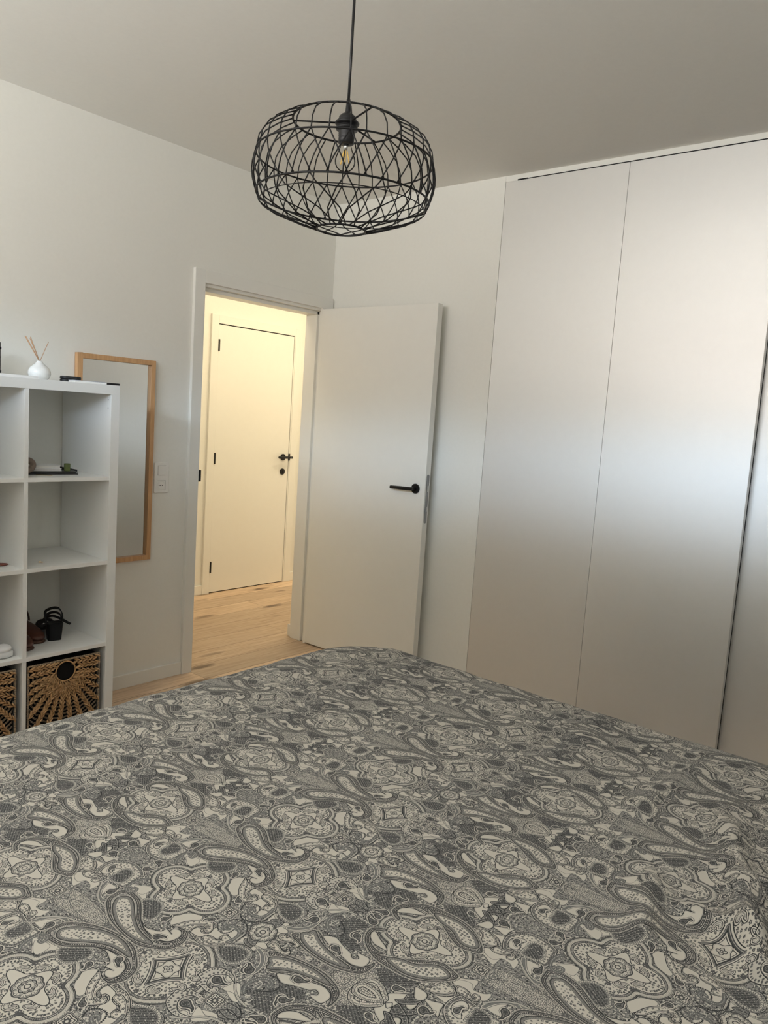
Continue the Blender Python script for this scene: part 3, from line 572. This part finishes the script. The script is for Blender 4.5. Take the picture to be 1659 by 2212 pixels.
def cloth_mat():
    A = build_print()
    img = bpy.data.images.new('paisley_print', A.shape[1], A.shape[0], float_buffer=False); img.colorspace_settings.name = 'Non-Color'
    px = np.ones((A.shape[0], A.shape[1], 4), np.float32); px[..., :3] = np.clip(A, 0, 1)[..., None]
    img.pixels.foreach_set(px.ravel()); img.update(); img.pack()
    m = mat('paisley_cotton', (.6,.57,.52), .85, spec=.15); n = m.node_tree; b = n.nodes['Principled BSDF']; N = n.nodes.new
    uv = N('ShaderNodeUVMap'); uv.uv_map = 'cloth'; ti = N('ShaderNodeTexImage'); ti.image = img; ti.interpolation = 'Linear'; lk(n, uv.outputs[0], ti.inputs['Vector'])
    r = N('ShaderNodeValToRGB'); stops(r, [(0,(.58,.55,.495)), (.5,(.19,.19,.19)), (1,(.022,.024,.026))]); lk(n, ti.outputs['Color'], r.inputs['Fac'])
    t = N('ShaderNodeTexCoord'); no = N('ShaderNodeTexNoise'); no.inputs['Scale'].default_value = 900; lk(n, t.outputs['Object'], no.inputs['Vector'])
    mx = N('ShaderNodeMix'); mx.data_type = 'RGBA'; mx.blend_type = 'MULTIPLY'; mx.inputs['Factor'].default_value = .25; lk(n, r.outputs['Color'], mx.inputs['A']); lk(n, no.outputs['Color'], mx.inputs['B'])
    lk(n, r.outputs['Color'], b.inputs['Base Color'])
    bp = N('ShaderNodeBump'); bp.inputs['Strength'].default_value = .12; bp.inputs['Distance'].default_value = .001; lk(n, no.outputs['Fac'], bp.inputs['Height']); lk(n, bp.outputs[0], b.inputs['Normal'])
    return m
me.materials.append(cloth_mat())

# ------------------------------------------------------------------ cube shelf
KX, KY, KB = -1.6245, -.4005, -.0105
CW, TT, TO = .335, .016, .038
KW = 4*CW+3*TT+2*TO; K0 = KX-KW
sh = thing('cube_shelf', ((K0+KX)/2, -.205, 0), 'tall white open cube shelf against the left wall', 'shelf')
MB().box(K0, KX, KY, KB, 1.427, 1.465).build('top_panel', SHELF, sh, bev=.0008)
MB().box(K0, KX, KY, KB, 0, .038).build('bottom_panel', SHELF, sh, bev=.0008)
for x in (K0, KX-TO): MB().box(x, x+TO, KY, KB, .038, 1.427).build('side_panel', SHELF, sh, bev=.0008)
ZS = [1.427-CW-k*(CW+TT) for k in range(3)]        # shelf top heights
for z in ZS: MB().box(K0+TO, KX-TO, KY+.0015, KB, z-TT, z).build('shelf_board', SHELF, sh, bev=.0008)
levels = [(ZS[0], 1.427), (ZS[1], ZS[0]-TT), (ZS[2], ZS[1]-TT), (.038, ZS[2]-TT)]
for c in range(1, 4):
    x = KX-TO-c*CW-(c-1)*TT
    for a, b in levels: MB().box(x-TT, x, KY+.001, KB, a, b).build('divider', SHELF, sh, bev=.0008)
for z in (1.405, 1.372): MB().lathe([(.0001, 0), (.0022, 0), (.0022, -.0012), (.0001, -.0012)], (KX-TO+.0002, KY+.022, z), 12, 'x').build('peg_hole', DARK, sh)
C1 = KX-TO-CW      # left inner face of right column
C2 = C1-TT         # right inner face of second column

# ------------------------------------------------------------------ wall mirror
mi = thing('wall_mirror', (-1.409, -.012, .64), 'tall wall mirror in an oak frame beside the shelf', 'mirror')
fx0, fx1, fz0, fz1, fw = -1.608, -1.2105, .639, 1.604, .0235
MB().box(fx0, fx0+fw, -.029, -.003, fz0+.0, fz1).box(fx1-fw, fx1, -.029, -.003, fz0, fz1).box(fx0+fw, fx1-fw, -.029, -.003, fz1-fw, fz1).box(fx0+fw, fx1-fw, -.029, -.003, fz0, fz0+fw).build('frame', OAKF, mi, bev=.0015)
MB().box(fx0+fw-.003, fx1-fw+.003, -.0135, -.011, fz0+fw-.003, fz1-fw+.003).build('mirror_glass', MIRR, mi)
MB().box(fx0+fw-.004, fx1-fw+.004, -.011, -.004, fz0+fw-.004, fz1-fw+.004).build('back_board', mat('hardboard', (.2,.13,.08), .8), mi)

# ------------------------------------------------------------------ switch and socket
sw = thing('wall_switch', (-1.146, 0, 1.04), 'white light switch over a power socket between mirror and door', 'switch')
def rrect(w_, h_, r, n=6):
    P = []
    for cx, cy, a0 in ((w_/2-r, h_/2-r, 0), (-w_/2+r, h_/2-r, PI/2), (-w_/2+r, -h_/2+r, PI), (w_/2-r, -h_/2+r, 3*PI/2)):
        P += [(cx+r*math.cos(a0+PI/2*k/n), cy+r*math.sin(a0+PI/2*k/n)) for k in range(n+1)]
    return P
MB().prism(rrect(.082, .150, .006), -.0085, 0, lambda a, b, c: (-1.146+a, c, 1.0395+b)).build('cover_plate', WHPL, sw, bev=.002)
MB().box(-1.1695, -1.1235, -.0087, -.007, 1.0515, 1.1005).build('gap', mat('plate_gap', (.25,.24,.21), .8), sw)
MB().box(-1.1685, -1.1245, -.0115, -.007, 1.0525, 1.0995, .001).build('rocker', WHPL, sw)
so = MB()
ring = [(.0215, -.0082), (.0215, -.0095), (.0195, -.0095), (.019, -.0088), (.0175, -.00865), (.0001, -.00865)]
so.lathe(ring, (-1.1465, 0, 1.0025), 36, 'y')
so = so.build('socket', WHPL, sw, smooth=False)
for dx in (-.012, -.004, .006):
    attach(MB().lathe([(.0001, -.0085), (.0026, -.0085), (.0026, -.0092), (.0001, -.0092)], (-1.1465+dx-.001, 0, 1.0025), 12, 'y').build('pin_hole', DARK), so)
MB().box(-1.1695, -1.1235, -.0088, -.0078, 1.0258, 1.0266).box(-1.1695, -1.1235, -.0088, -.0078, .979, .9797).box(-1.1242, -1.1235, -.0088, -.0078, .979, 1.0266).build('gap', bpy.data.materials['plate_gap'], sw)

# ------------------------------------------------------------------ pendant lamp
LX, LY = -1.9395, -1.90
pl = thing('pendant_lamp', (LX, LY, H), 'black wire cage pendant lamp hanging over the bed', 'lamp')
MB().tube([(LX, LY, H-.02), (LX, LY, 2.3), (LX, LY, 2.145)], .0034, 10).build('cord', BLKPL, pl, smooth=True)
MB().lathe([(.0001, H), (.05, H), (.05, H-.012), (.04, H-.024), (.008, H-.03), (.0001, H-.03)], (LX, LY, 0), 32).build('ceiling_rose', BLKPL, pl, smooth=False)
hd = MB().lathe([(.0001, 2.168), (.0048, 2.168), (.0062, 2.142), (.0065, 2.136), (.014, 2.1335), (.0205, 2.1275), (.0225, 2.120), (.0225, 2.117), (.0275, 2.1165), (.030, 2.1135), (.029, 2.1095), (.0225, 2.108), (.0205, 2.106), (.026, 2.1035), (.0275, 2.100), (.026, 2.0965), (.0195, 2.094)]
   +[(.0195+(.0006 if k % 2 else -.0004), 2.094-.0022*k) for k in range(1, 7)]+[(.0195, 2.078), (.0195, 2.066), (.0165, 2.064), (.0001, 2.064)], (LX, LY, 0), 36).build('lamp_holder', BLKPL, pl, smooth=True)
bulb = MB().lathe([(.013, 2.066), (.0135, 2.06), (.016, 2.052), (.0205, 2.042), (.0245, 2.031), (.0255, 2.024), (.0245, 2.016), (.021, 2.009), (.014, 2.0025), (.006, 1.9995), (.0001, 1.999)], (LX, LY, 0), 32)
def glass_mat():
    m = bpy.data.materials.new('bulb_glass'); m.use_nodes = True; n = m.node_tree; n.nodes.clear()
    o = n.nodes.new('ShaderNodeOutputMaterial'); t = n.nodes.new('ShaderNodeBsdfTransparent'); t.inputs[0].default_value = (.985,.985,.975,1)
    g = n.nodes.new('ShaderNodeBsdfGlossy'); g.inputs['Roughness'].default_value = .03
    lw = n.nodes.new('ShaderNodeLayerWeight'); lw.inputs['Blend'].default_value = .12
    mx = n.nodes.new('ShaderNodeMixShader'); lk(n, lw.outputs['Fresnel'], mx.inputs[0]); lk(n, t.outputs[0], mx.inputs[1]); lk(n, g.outputs[0], mx.inputs[2]); lk(n, mx.outputs[0], o.inputs[0])
    return m
bg_ = bulb.build('bulb', glass_mat(), pl, smooth=True); bg_['label'] = 'clear glass filament bulb'
FIL = mat('filament_phosphor', (.80,.52,.12), .5)
for k in range(4):
    a = PI/4+k*PI/2; d_ = Vector((math.cos(a), math.sin(a), 0))
    attach(MB().tube([Vector((LX, LY, 2.048))+d_*.0045, Vector((LX, LY, 2.016))+d_*.0105], .0013, 8).build('filament', FIL, None, smooth=True), bg_)
attach(MB().tube([(LX, LY, 2.064), (LX, LY, 2.05)], [.007, .003], 10).build('glass_stem', STEELB, None, smooth=True), bg_)
RT, ZT, RM, ZM, RL, ZL, RB, ZB = .132, 2.112, .217, 2.026, .213, 1.934, .060, 1.861
tilt = lambda x, y, z: Vector((LX+x, LY+y, z))
def circ(r, z, n=96): return [tilt(r*math.cos(2*PI*k/n), r*math.sin(2*PI*k/n), z) for k in range(n)]
for r, z, wr in ((RT, ZT, .0026), (RM, ZM, .0022), (RL, ZL, .0024), (RB, ZB, .0025)):
    MB().tube(circ(r, z), wr, 8, closed=True).build('ring', BLACK, pl, smooth=True)
cage = MB(); NW = 32; WR = .00165
def P(r, a, z): return tilt(r*math.cos(a), r*math.sin(a), z)
def bulge(t): return 1+.045*math.sin(PI*t)
for k in range(NW):
    a = 2*PI*k/NW; st = 2*PI/NW
    j = random.uniform(-.02, .02)
    # shoulder wire from the top ring down to the middle ring
    cage.tube([P(RT, a, ZT), P(.165, a+j*.3, ZT-.014), P(.196, a+j*.6, ZT-.034), P(.212, a+j, ZT-.058), P(RM, a+j, ZM)], WR, 6)
    for sg in (1, -1):
        b = a+sg*st*1.08; pts = []
        for q in range(7):
            t = q/6; pts.append(P((RM+(RL-RM)*t)*bulge(t), a+j*(1-t)+(b-a)*t, ZM+(ZL-ZM)*t))
        cage.tube(pts, WR, 6)
for k in range(NW//2):
    a = 4*PI*k/NW; st = 2*PI/NW
    for sg in (1, -1):
        b = a+sg*st*2.6+random.uniform(-.04, .04)
        cage.tube([P(RL, a, ZL), P(.206, a+(b-a)*.12, ZL-.018), P(.192, a+(b-a)*.22, ZL-.027), P((.192+RB)/2, a+(b-a)*.6, (ZL-.027+ZB)/2-.002), P(RB, b, ZB)], WR, 6)
LOWR = .2035
cage.tube(circ(LOWR, ZL-.02), .0012, 6, closed=True)
cage.build('wire_cage', BLACK, pl, smooth=True)
for k in range(3):
    a = 2.25+k*2*PI/3
    MB().tube([P(.021, a, 2.113), P(RT, a, ZT)], .0022, 8).build('spider_arm', BLACK, pl, smooth=True)

# ------------------------------------------------------------------ things on top of the shelf
TZ = 1.465
def reed_diffuser():
    vx, vy = -1.862, -.20
    v = thing('reed_diffuser', (vx, vy, TZ), 'small white ceramic reed diffuser on top of the shelf', 'diffuser')
    prof = [(.0001, .0), (.022, .0), (.031, .004), (.0395, .013), (.043, .026), (.0415, .038), (.035, .049), (.025, .058), (.016, .0655), (.0115, .071), (.0112, .0745), (.0095, .076), (.0075, .0745), (.007, .06), (.0001, .06)]
    MB().lathe([(r, TZ+h) for r, h in prof], (vx, vy, 0), 40).build('vase', noise_mat('marbled_ceramic', (.74,.75,.75), (.86,.87,.86), 30, .12, spec=.6), v, smooth=True)
    rm = mat('reed', (.50,.30,.17), .7)
    c = Vector((vx, vy, TZ+.062)); rt = Vector((.63, -.776, 0))       # spread across the view
    for dx, h, dy in ((-.062, .176, .01), (-.055, .174, -.01), (-.043, .172, .012), (-.036, .172, -.004), (.032, .158, .006), (-.050, .168, .02)):
        MB().tube([c-rt*dx*.12, c+rt*dx+Vector((dy, dy, h-.066))], .0013, 6).build('reed', rm, v, smooth=True)
reed_diffuser()
cx_, cy_ = -1.757, -.25
ec = thing('glasses_case', (cx_, cy_, TZ), 'small black oval case lying on the shelf top', 'case')
def oval_case(name, m, parent, z0, z1, L, Wd, rot, c):
    rings = []
    for z, k in ((z0, .93), (z0+.003, 1), (z1-.006, 1), (z1-.002, .96), (z1, .86)):
        ring = []
        for i in range(32):
            a = 2*PI*i/32; x = (L/2-Wd/2)*(1 if math.cos(a) > 0 else -1)+Wd/2*k*math.cos(a); y = Wd/2*k*math.sin(a)
            ring.append((c[0]+x*math.cos(rot)-y*math.sin(rot), c[1]+x*math.sin(rot)+y*math.cos(rot), z))
        rings.append(ring)
    return MB().loft(rings).build(name, m, parent, smooth=False, bev=.0008)
oval_case('base', BLKPL, ec, TZ+.0015, TZ+.0125, .082, .048, -.45, (cx_, cy_)); oval_case('lid', BLKPL, ec, TZ+.0128, TZ+.0245, .082, .048, -.45, (cx_, cy_))
tag(MB().prism([(-.062,-.035),(.062,-.035),(.062,.035),(-.062,.035)], TZ+.0002, TZ+.0014, lambda a, b, c: (-1.752+a*.9-b*.44, -.262-a*.44*.9+b*.9, c)).build('paper_card', mat('white_card', (.85,.85,.85), .6)), 'white card lying under the small black oval case', 'card')
def slab(name, c, L, Wd, rot, z0, z1, m, parent=None, tl=0):
    cs, sn = math.cos(rot), math.sin(rot)
    return MB().prism(rrect(L, Wd, .004, 3), z0, z1, lambda a, b, q: (c[0]+a*cs-b*sn, c[1]+a*sn+b*cs, q+tl*a)).build(name, m, parent, bev=.0006)
pp = mat('page_paper', (.72,.71,.68), .8)
nb = thing('notebook', (-1.72, -.31, TZ), 'thin notebook with pale cover on the front of the shelf top', 'notebook')
slab('pages', (-1.722, -.322), .128, .088, -.25, TZ+.0004, TZ+.0075, pp, nb); slab('cover', (-1.722, -.322), .131, .091, -.25, TZ+.0075, TZ+.0095, noise_mat('grey_cover', (.20,.20,.24), (.62,.62,.68), 22, .3), nb)
ph = thing('phone', (-1.655, -.27, TZ), 'black phone lying flat at the right end of shelf top', 'phone')
slab('body', (-1.655, -.335), .105, .062, -.12, TZ+.0003, TZ+.0082, BLKPL, ph); slab('screen', (-1.655, -.335), .100, .058, -.12, TZ+.0082, TZ+.0088, mat('screen_glass', (.01,.01,.014), .05), ph)
tag(slab('booklet', (-2.02, -.23), .20, .16, .05, TZ+.0002, TZ+.012, mat('booklet_paper', (.80,.80,.80), .6)), 'white booklet lying left of the reed diffuser', 'booklet')
# a standing picture frame cut by the left border of the photo
pf = thing('picture_frame', (-2.045, -.13, TZ), 'black picture frame standing at the left edge of the shelf top', 'picture frame')
px0, px1, py, pz1 = -2.18, -1.9935, -.14, TZ+.135
MB().box(px0, px0+.012, py-.012, py, TZ, pz1).box(px1-.012, px1, py-.012, py, TZ, pz1).box(px0, px1, py-.012, py, pz1-.012, pz1).box(px0, px1, py-.012, py, TZ, TZ+.012).build('frame', BLKPL, pf)
MB().box(px0+.01, px1-.01, py-.006, py-.002, TZ+.01, pz1-.01).build('picture', noise_mat('print_paper', (.16,.16,.15), (.5,.49,.45), 14, .5), pf)
MB().box((px0+px1)/2-.02, (px0+px1)/2+.02, py, py+.05, TZ, TZ+.006).build('strut', BLKPL, pf)
for z in (pz1-.022, TZ+.022): MB().box(px1, px1+.004, py-.010, py-.002, z-.005, z+.005).build('clip', BLKPL, pf)

# ------------------------------------------------------------------ things inside the cells
Z0 = ZS[0]
lap = thing('folder', (-1.83, -.2, Z0), 'black folder lying flat in the top right cell', 'folder')
slab('cover', (-1.848, -.215), .225, .15, -.12, Z0+.0003, Z0+.004, BLKPL, lap); slab('pages', (-1.850, -.215), .215, .142, -.12, Z0+.004, Z0+.009, mat('dark_pages', (.06,.06,.06), .7), lap); slab('cover', (-1.848, -.215), .225, .15, -.12, Z0+.009, Z0+.0125, BLKPL, lap)
def book(lab, c, L, Wd, rot, z0, h, cm):
    b_ = thing('book', (c[0], c[1], z0), lab, 'book', 'books in the top right cell')
    slab('pages', c, L-.004, Wd-.004, rot, z0+.0015, z0+h-.0015, pp, b_); slab('cover', c, L, Wd, rot, z0, z0+.0015, cm, b_); slab('cover', c, L, Wd, rot, z0+h-.0015, z0+h, cm, b_)
WHB = mat('white_board_cover', (.83,.83,.82), .4)
book('white book lying directly on the black folder, lower of two', (-1.853, -.215), .125, .095, -.12, Z0+.0126, .010, WHB)
book('white book on top of the other white book in top right cell', (-1.856, -.213), .122, .093, -.10, Z0+.0228, .011, WHB)
GRN = noise_mat('olive_wax', (.085,.115,.03), (.12,.15,.045), 40, .5)
gc = MB().lathe([(.0001, Z0+.0126), (.0118, Z0+.0126), (.0124, Z0+.014), (.0124, Z0+.041), (.0118, Z0+.0425), (.0001, Z0+.0425)], (-1.772, -.262, 0), 28).build('candle', GRN, smooth=False)
tag(gc, 'small olive green candle standing on the black folder', 'candle')
tag(MB().tube([(-1.768, -.19, Z0+.019), (-1.745, -.206, Z0+.015), (-1.712, -.232, Z0+.0085)], [.006, .0062, .0058], 10).build('marker_pen', BLKPL, smooth=True), 'black marker pen leaning off the folder edge', 'pen')
rb = thing('hair_band', (-1.93, -.26, Z0), 'taupe padded hair band at the left of the top right cell', 'hair band')
MB().tube([Vector((-1.945+.031*math.cos(a), -.26+.012*math.sin(a), Z0+.0345+.021*math.sin(a+.3))) for a in [2*PI*k/24 for k in range(24)]], .0125, 10, closed=True).build('band', noise_mat('taupe_knit', (.20,.155,.125), (.27,.21,.17), 120, .9, bump=.3), rb, smooth=True)
tag(MB().prism([(-.03,-.008),(.028,-.01),(.03,.006),(-.028,.008)], Z0+.0003, Z0+.0018, lambda a, b, c: (-1.893+a*.85, -.31-a*.4+b, c)).build('paper_strip', mat('yellow_paper', (.42,.32,.14), .7)), 'narrow yellowish paper strip before the hair band', 'paper')
tag(MB().blob((-1.905, -.31, ZS[1]+.004), (.006,.003,0), (-.002,.004,0), (0,0,.004)).blob((-1.898, -.314, ZS[1]+.0028), (.004,0,0), (0,.003,0), (0,0,.0028)).build('paper_scrap', mat('scrap', (.75,.62,.42), .8), smooth=True), 'tiny crumpled beige scrap in the empty second cell', 'scrap')

# shoes -------------------------------------------------------------
ZC = ZS[2]
LEATH = noise_mat('brown_leather', (.055,.018,.010), (.095,.032,.018), 60, .4)
LSOLE = mat('brown_sole', (.07,.028,.014), .6)
BLEA = mat('black_leather', (.004,.004,.0045), .5, spec=.3)
def xf(c, rot):
    cs, sn = math.cos(rot), math.sin(rot)
    return lambda x, y, z: Vector((c[0]+x*cs-y*sn, c[1]+x*sn+y*cs, c[2]+z))
def shoe_ring(f, y, hw, zb, zt, n=20, sq=.75):
    ring = []
    for k in range(n):
        a = 2*PI*k/n; ca, sa = math.cos(a), math.sin(a)
        ring.append(f(hw*(abs(ca)**sq)*(1 if ca > 0 else -1), y, (zb+zt)/2+(zt-zb)/2*(abs(sa)**sq)*(1 if sa > 0 else -1)))
    return ring
# local y = towards the toe
def closed_shoe(name, lab, cat, c, rot, um, sm, secs, sole, group=None):
    t = thing(name, c, lab, cat, group); f = xf(c, rot)
    MB().loft([shoe_ring(f, *q) for q in secs]).build('upper', um, t, smooth=True)
    MB().loft([shoe_ring(f, y, hw, zb, zt, 20, .5) for y, hw, zb, zt in sole]).build('sole', sm, t, smooth=True)
    return t, f
LO = [(-.115,.012,.02,.05), (-.11,.026,.016,.062), (-.08,.031,.014,.066), (-.03,.033,.014,.064), (.02,.035,.014,.060), (.06,.0365,.013,.050), (.09,.035,.012,.040), (.112,.026,.012,.032), (.122,.010,.014,.024)]
LS = [(-.118,.02,0,.014), (-.108,.03,0,.016), (-.05,.033,.0,.014), (.03,.037,.0,.013), (.08,.037,.0,.013), (.112,.029,.0,.013), (.125,.010,.002,.012)]
for lab, c, rot in (('brown leather sandal nearer the front of the shoe cell', (-1.9575, -.205, ZC), PI+.02), ('brown leather sandal between its pair and the black heel', (-1.8765, -.140, ZC), PI)):
    t, f = closed_shoe('brown_sandal', lab, 'sandal', c, rot, LEATH, LSOLE, [q for q in LO], LS, 'brown sandals in the shoe cell')
    pts = [f(.036*math.cos(a), -.07+.02*math.cos(a*2), .055+.075*math.sin(a)) for a in [PI*k/14 for k in range(15)]]
    MB().strip(pts, .013, .003, tuple((f(0,1,0)-f(0,0,0)))).build('ankle_strap', LEATH, t, smooth=False)
# black block heel sandal, heel towards the room
hs_c = (-1.803, -.232, ZC); hs = thing('heeled_sandal', hs_c, 'black strappy sandal with a chunky block heel on the shelf', 'sandal'); f = xf(hs_c, -.22)
MB().loft([[f(x*k, y*k-.004, z) for x, y in rrect(.064, .054, .014, 4)] for k, z in ((.80, 0), (.82, .004), (.91, .035), (1.0, .066), (1.03, .073))]).build('heel', BLEA, hs, smooth=False)
MB().loft([[f(x, y, z+zz) for x, zz in ((-hw, 0), (hw, 0), (hw, .007), (-hw, .007))] for y, hw, z in ((-.03,.024,.068), (0,.028,.067), (.04,.027,.052), (.08,.028,.030), (.12,.036,.012), (.16,.038,.004), (.19,.030,.003), (.205,.014,.004))]).build('sole', BLEA, hs)
arcs = [[(-.030,-.01,.075), (-.036,-.005,.10), (-.030,.01,.122), (0,.02,.130), (.020,.012,.128), (.031,0,.112), (.032,-.006,.09), (.030,-.01,.075)],
        [(-.030,.0,.073), (-.034,.01,.092), (-.016,.02,.108), (.012,.02,.110), (.028,.008,.098), (.030,.0,.073)],
        [(-.031,.02,.068), (-.030,.03,.084), (0,.035,.092), (.028,.02,.082), (.05,-.01,.070), (.062,-.02,.064)],
        [(-.034,.115,.016), (-.028,.12,.045), (0,.12,.055), (.028,.12,.045), (.034,.115,.016)],
        [(-.036,.15,.008), (-.028,.155,.036), (0,.155,.044), (.028,.155,.036), (.036,.15,.008)],
        [(-.032,-.005,.09), (-.05,.0,.075), (-.062,.01,.062)]]
for pth in arcs:
    P_ = [Vector(q) for q in pth]; out = []
    for i in range(len(P_)-1):
        for k in range(4):
            t_ = k/4; a_, b_, c_, d_ = P_[max(i-1,0)], P_[i], P_[i+1], P_[min(i+2,len(P_)-1)]
            q = .5*((2*b_)+(c_-a_)*t_+(2*a_-5*b_+4*c_-d_)*t_*t_+(3*b_-a_-3*c_+d_)*t_**3); out.append(f(*q))
    out.append(f(*P_[-1]))
    MB().strip(out, .0135, .004, tuple((f(0,1,.3)-f(0,0,0)))).build('strap', BLEA, hs)
# second column: white sneaker and grey slide sandal
CANV = noise_mat('white_canvas', (.72,.72,.74), (.80,.80,.82), 200, .8, bump=.1); RUB = mat('white_rubber', (.74,.74,.75), .5)
SN = [(-.135,.014,.03,.06), (-.13,.028,.022,.082), (-.09,.034,.02,.088), (-.03,.036,.02,.082), (.02,.039,.02,.070), (.06,.042,.02,.056), (.095,.040,.02,.046), (.12,.030,.02,.038), (.133,.012,.02,.030)]
SS = [(-.142,.02,0,.024), (-.13,.032,0,.026), (-.05,.037,0,.025), (.03,.044,0,.025), (.09,.044,0,.026), (.125,.033,.002,.027), (.142,.012,.006,.024)]
t, f = closed_shoe('sneaker', 'white canvas sneaker at the left edge of the shelf', 'sneaker', (-2.150, -.280, ZC), -PI/2-.55, CANV, RUB, SN, SS)
for k in range(4): MB().strip([f(x, -.005+.018*k, .078-.005*k+.003*(1-(x/.024)**2)) for x in (-.026,-.015,0,.015,.026)], .006, .002, tuple(f(0,1,0)-f(0,0,0))).build('lace', RUB, t)
MB().blob(f(0,.105,.034), f(0,.032,0)-f(0,0,0), f(.037,0,0)-f(0,0,0), (0,0,.016), 16, 8).build('toe_cap', RUB, t, smooth=True)
gs_c = (-2.16, -.145, ZC); gs = thing('slide_sandal', gs_c, 'grey strap slide sandal behind the white sneaker', 'sandal'); f = xf(gs_c, -PI/2-.45)
MB().loft([shoe_ring(f, y, hw, 0, .024, 20, .5) for y, hw in ((-.135,.012), (-.12,.03), (-.05,.034), (.03,.042), (.09,.044), (.125,.03), (.14,.01))]).build('sole', mat('peach_footbed', (.55,.40,.33), .7), gs, smooth=True)
MB().strip([f(.046*math.cos(a), .05, .02+.058*math.sin(a)) for a in [PI*k/14 for k in range(15)]], .062, .005, tuple(f(0,1,0)-f(0,0,0))).build('strap', noise_mat('grey_felt', (.20,.21,.24), (.27,.28,.31), 150, .9), gs)
tag(MB().blob((-2.055, -.29, ZS[1]+.006), (.03,-.012,0), (.006,.015,0), (0,0,.006), 12, 8).build('soap_dish', mat('dark_red_wood', (.16,.05,.035), .5), smooth=True), 'small dark red oval piece in the second column', 'dish')

# ------------------------------------------------------------------ woven storage baskets
STRAW = noise_mat('water_hyacinth', (.27,.145,.058), (.54,.34,.165), 70, .7, bump=.4)
TWINE = noise_mat('paper_twine', (.25,.185,.12), (.36,.28,.19), 300, .8)
LIN = mat('black_liner', (.012,.011,.011), .95, spec=.1)
def basket():
    x0, x1, z0, z1, y = -1.9905, -1.682, .0385, .352, -.392
    b = thing('storage_basket', ((x0+x1)/2, -.21, z0), 'woven straw basket with round hand hole under the shoes', 'basket', 'woven baskets in the bottom row')
    MB().box(x0+.008, x1-.008, y+.010, -.03, z0+.002, z1-.006).build('liner', LIN, b)
    fr = MB(); m = .004
    for p, q in (((x0+m,y,z0+m),(x1-m,y,z0+m)), ((x0+m,y,z1-m),(x1-m,y,z1-m)), ((x0+m,y,z0+m),(x0+m,y,z1-m)), ((x1-m,y,z0+m),(x1-m,y,z1-m))):
        p, q = Vector(p), Vector(q); n = 46
        for k in range(n):       # twine wound round the wire frame
            c = p+(q-p)*(k+.5)/n; ax = (q-p).normalized()*(q-p).length/n*.62; s_ = ax.orthogonal().normalized()*.0046
            fr.blob(c, ax, s_, ax.normalized().cross(s_), 6, 4)
    fr.build('rim', TWINE, b, smooth=True)
    hx, hz, hr = -1.834, .300, .0405
    yf = y-.0005
    br = MB(); V3 = lambda a, c: Vector((a, yf, c))
    def braid(p, q, w_):
        p, q = Vector(p), Vector(q); d = (q-p); L = d.length; d.normalize(); s_ = Vector((-d.z, 0, d.x)); n = max(2, int(L/.0185))
        for k in range(n):
            for sg in (1, -1):
                c = p+d*L*(k+.5+.25*sg)/n+s_*w_*.27*sg+Vector((0, -random.uniform(0,.002), 0))
                ax = (d*.0132-s_*sg*.0056)*random.uniform(.92,1.1); nn = ax.normalized().cross(Vector((0,1,0)))
                br.blob(c, ax, nn*w_*.235, Vector((0,.0066,0)), 8, 5)
    ends = []
    inx0, inx1, inz0 = x0+.008, x1-.008, z0+.008
    for k in range(14):
        a = math.radians(190+k*(350-190)/13)
        dx, dz = math.cos(a), math.sin(a); ts = []
        if dx < 0: ts.append((inx0-hx)/dx)
        if dx > 0: ts.append((inx1-hx)/dx)
        if dz < 0: ts.append((inz0-hz)/dz)
        tt = min(ts); ends.append(a)
        braid(V3(hx+dx*hr*1.22, hz+dz*hr*1.22), V3(hx+dx*tt, hz+dz*tt), .0165)
    # short filler braids hugging the hole
    for k in range(13):
        a = math.radians(196.15+k*(343.85-196.15)/12); dx, dz = math.cos(a), math.sin(a)
        ts = [q for q in ((inx0-hx)/dx, (inx1-hx)/dx, (inz0-hz)/dz) if q > 0]
        braid(V3(hx+dx*hr*1.4, hz+dz*hr*1.4), V3(hx+dx*min(min(ts), hr*(2.1 if k % 2 else 2.7)), hz+dz*min(min(ts), hr*(2.1 if k % 2 else 2.7))), .013)
    for k, zz in enumerate((.334, .312)):
        hw = math.sqrt(max(0, hr**2-(zz-hz)**2))+.011
        braid(V3(hx-hw, zz), V3(inx0, zz-.003*k), .019); braid(V3(hx+hw, zz), V3(inx1, zz-.003*k), .019)
    br.build('braid_weave', STRAW, b, smooth=True)
    MB().tube([(hx+hr*1.02*math.cos(2*PI*k/40), yf-.001, hz+hr*1.02*math.sin(2*PI*k/40)) for k in range(40)], .0032, 8, closed=True).build('hand_hole_ring', STRAW, b, smooth=True)
    tw = MB()
    for R_ in [.10+.0155*k for k in range(13)]:
        for dR in (0, .004):
            seg = []
            for k in range(61):
                a = math.radians(182+176*k/60); x, z = hx+(R_+dR)*math.cos(a), hz+(R_+dR)*math.sin(a)
                ok = inx0 < x < inx1 and z > inz0
                if ok: seg.append((x, yf+.003, z))
                if (not ok or k == 60) and len(seg) > 1: tw.tube(seg, .0011, 5); seg = []
                if not ok: seg = []
    tw.build('twine', TWINE, b, smooth=True)
    MB().lathe([(.0001, 0), (hr, 0), (hr, .006), (.0001, .006)], (hx, y+.004, hz), 40, 'y').build('hand_hole', LIN, b)
    return b
bk = basket()
dup(bk, (-(CW+TT), 0, 0), 'woven straw basket cut by the left border, below the sneaker')
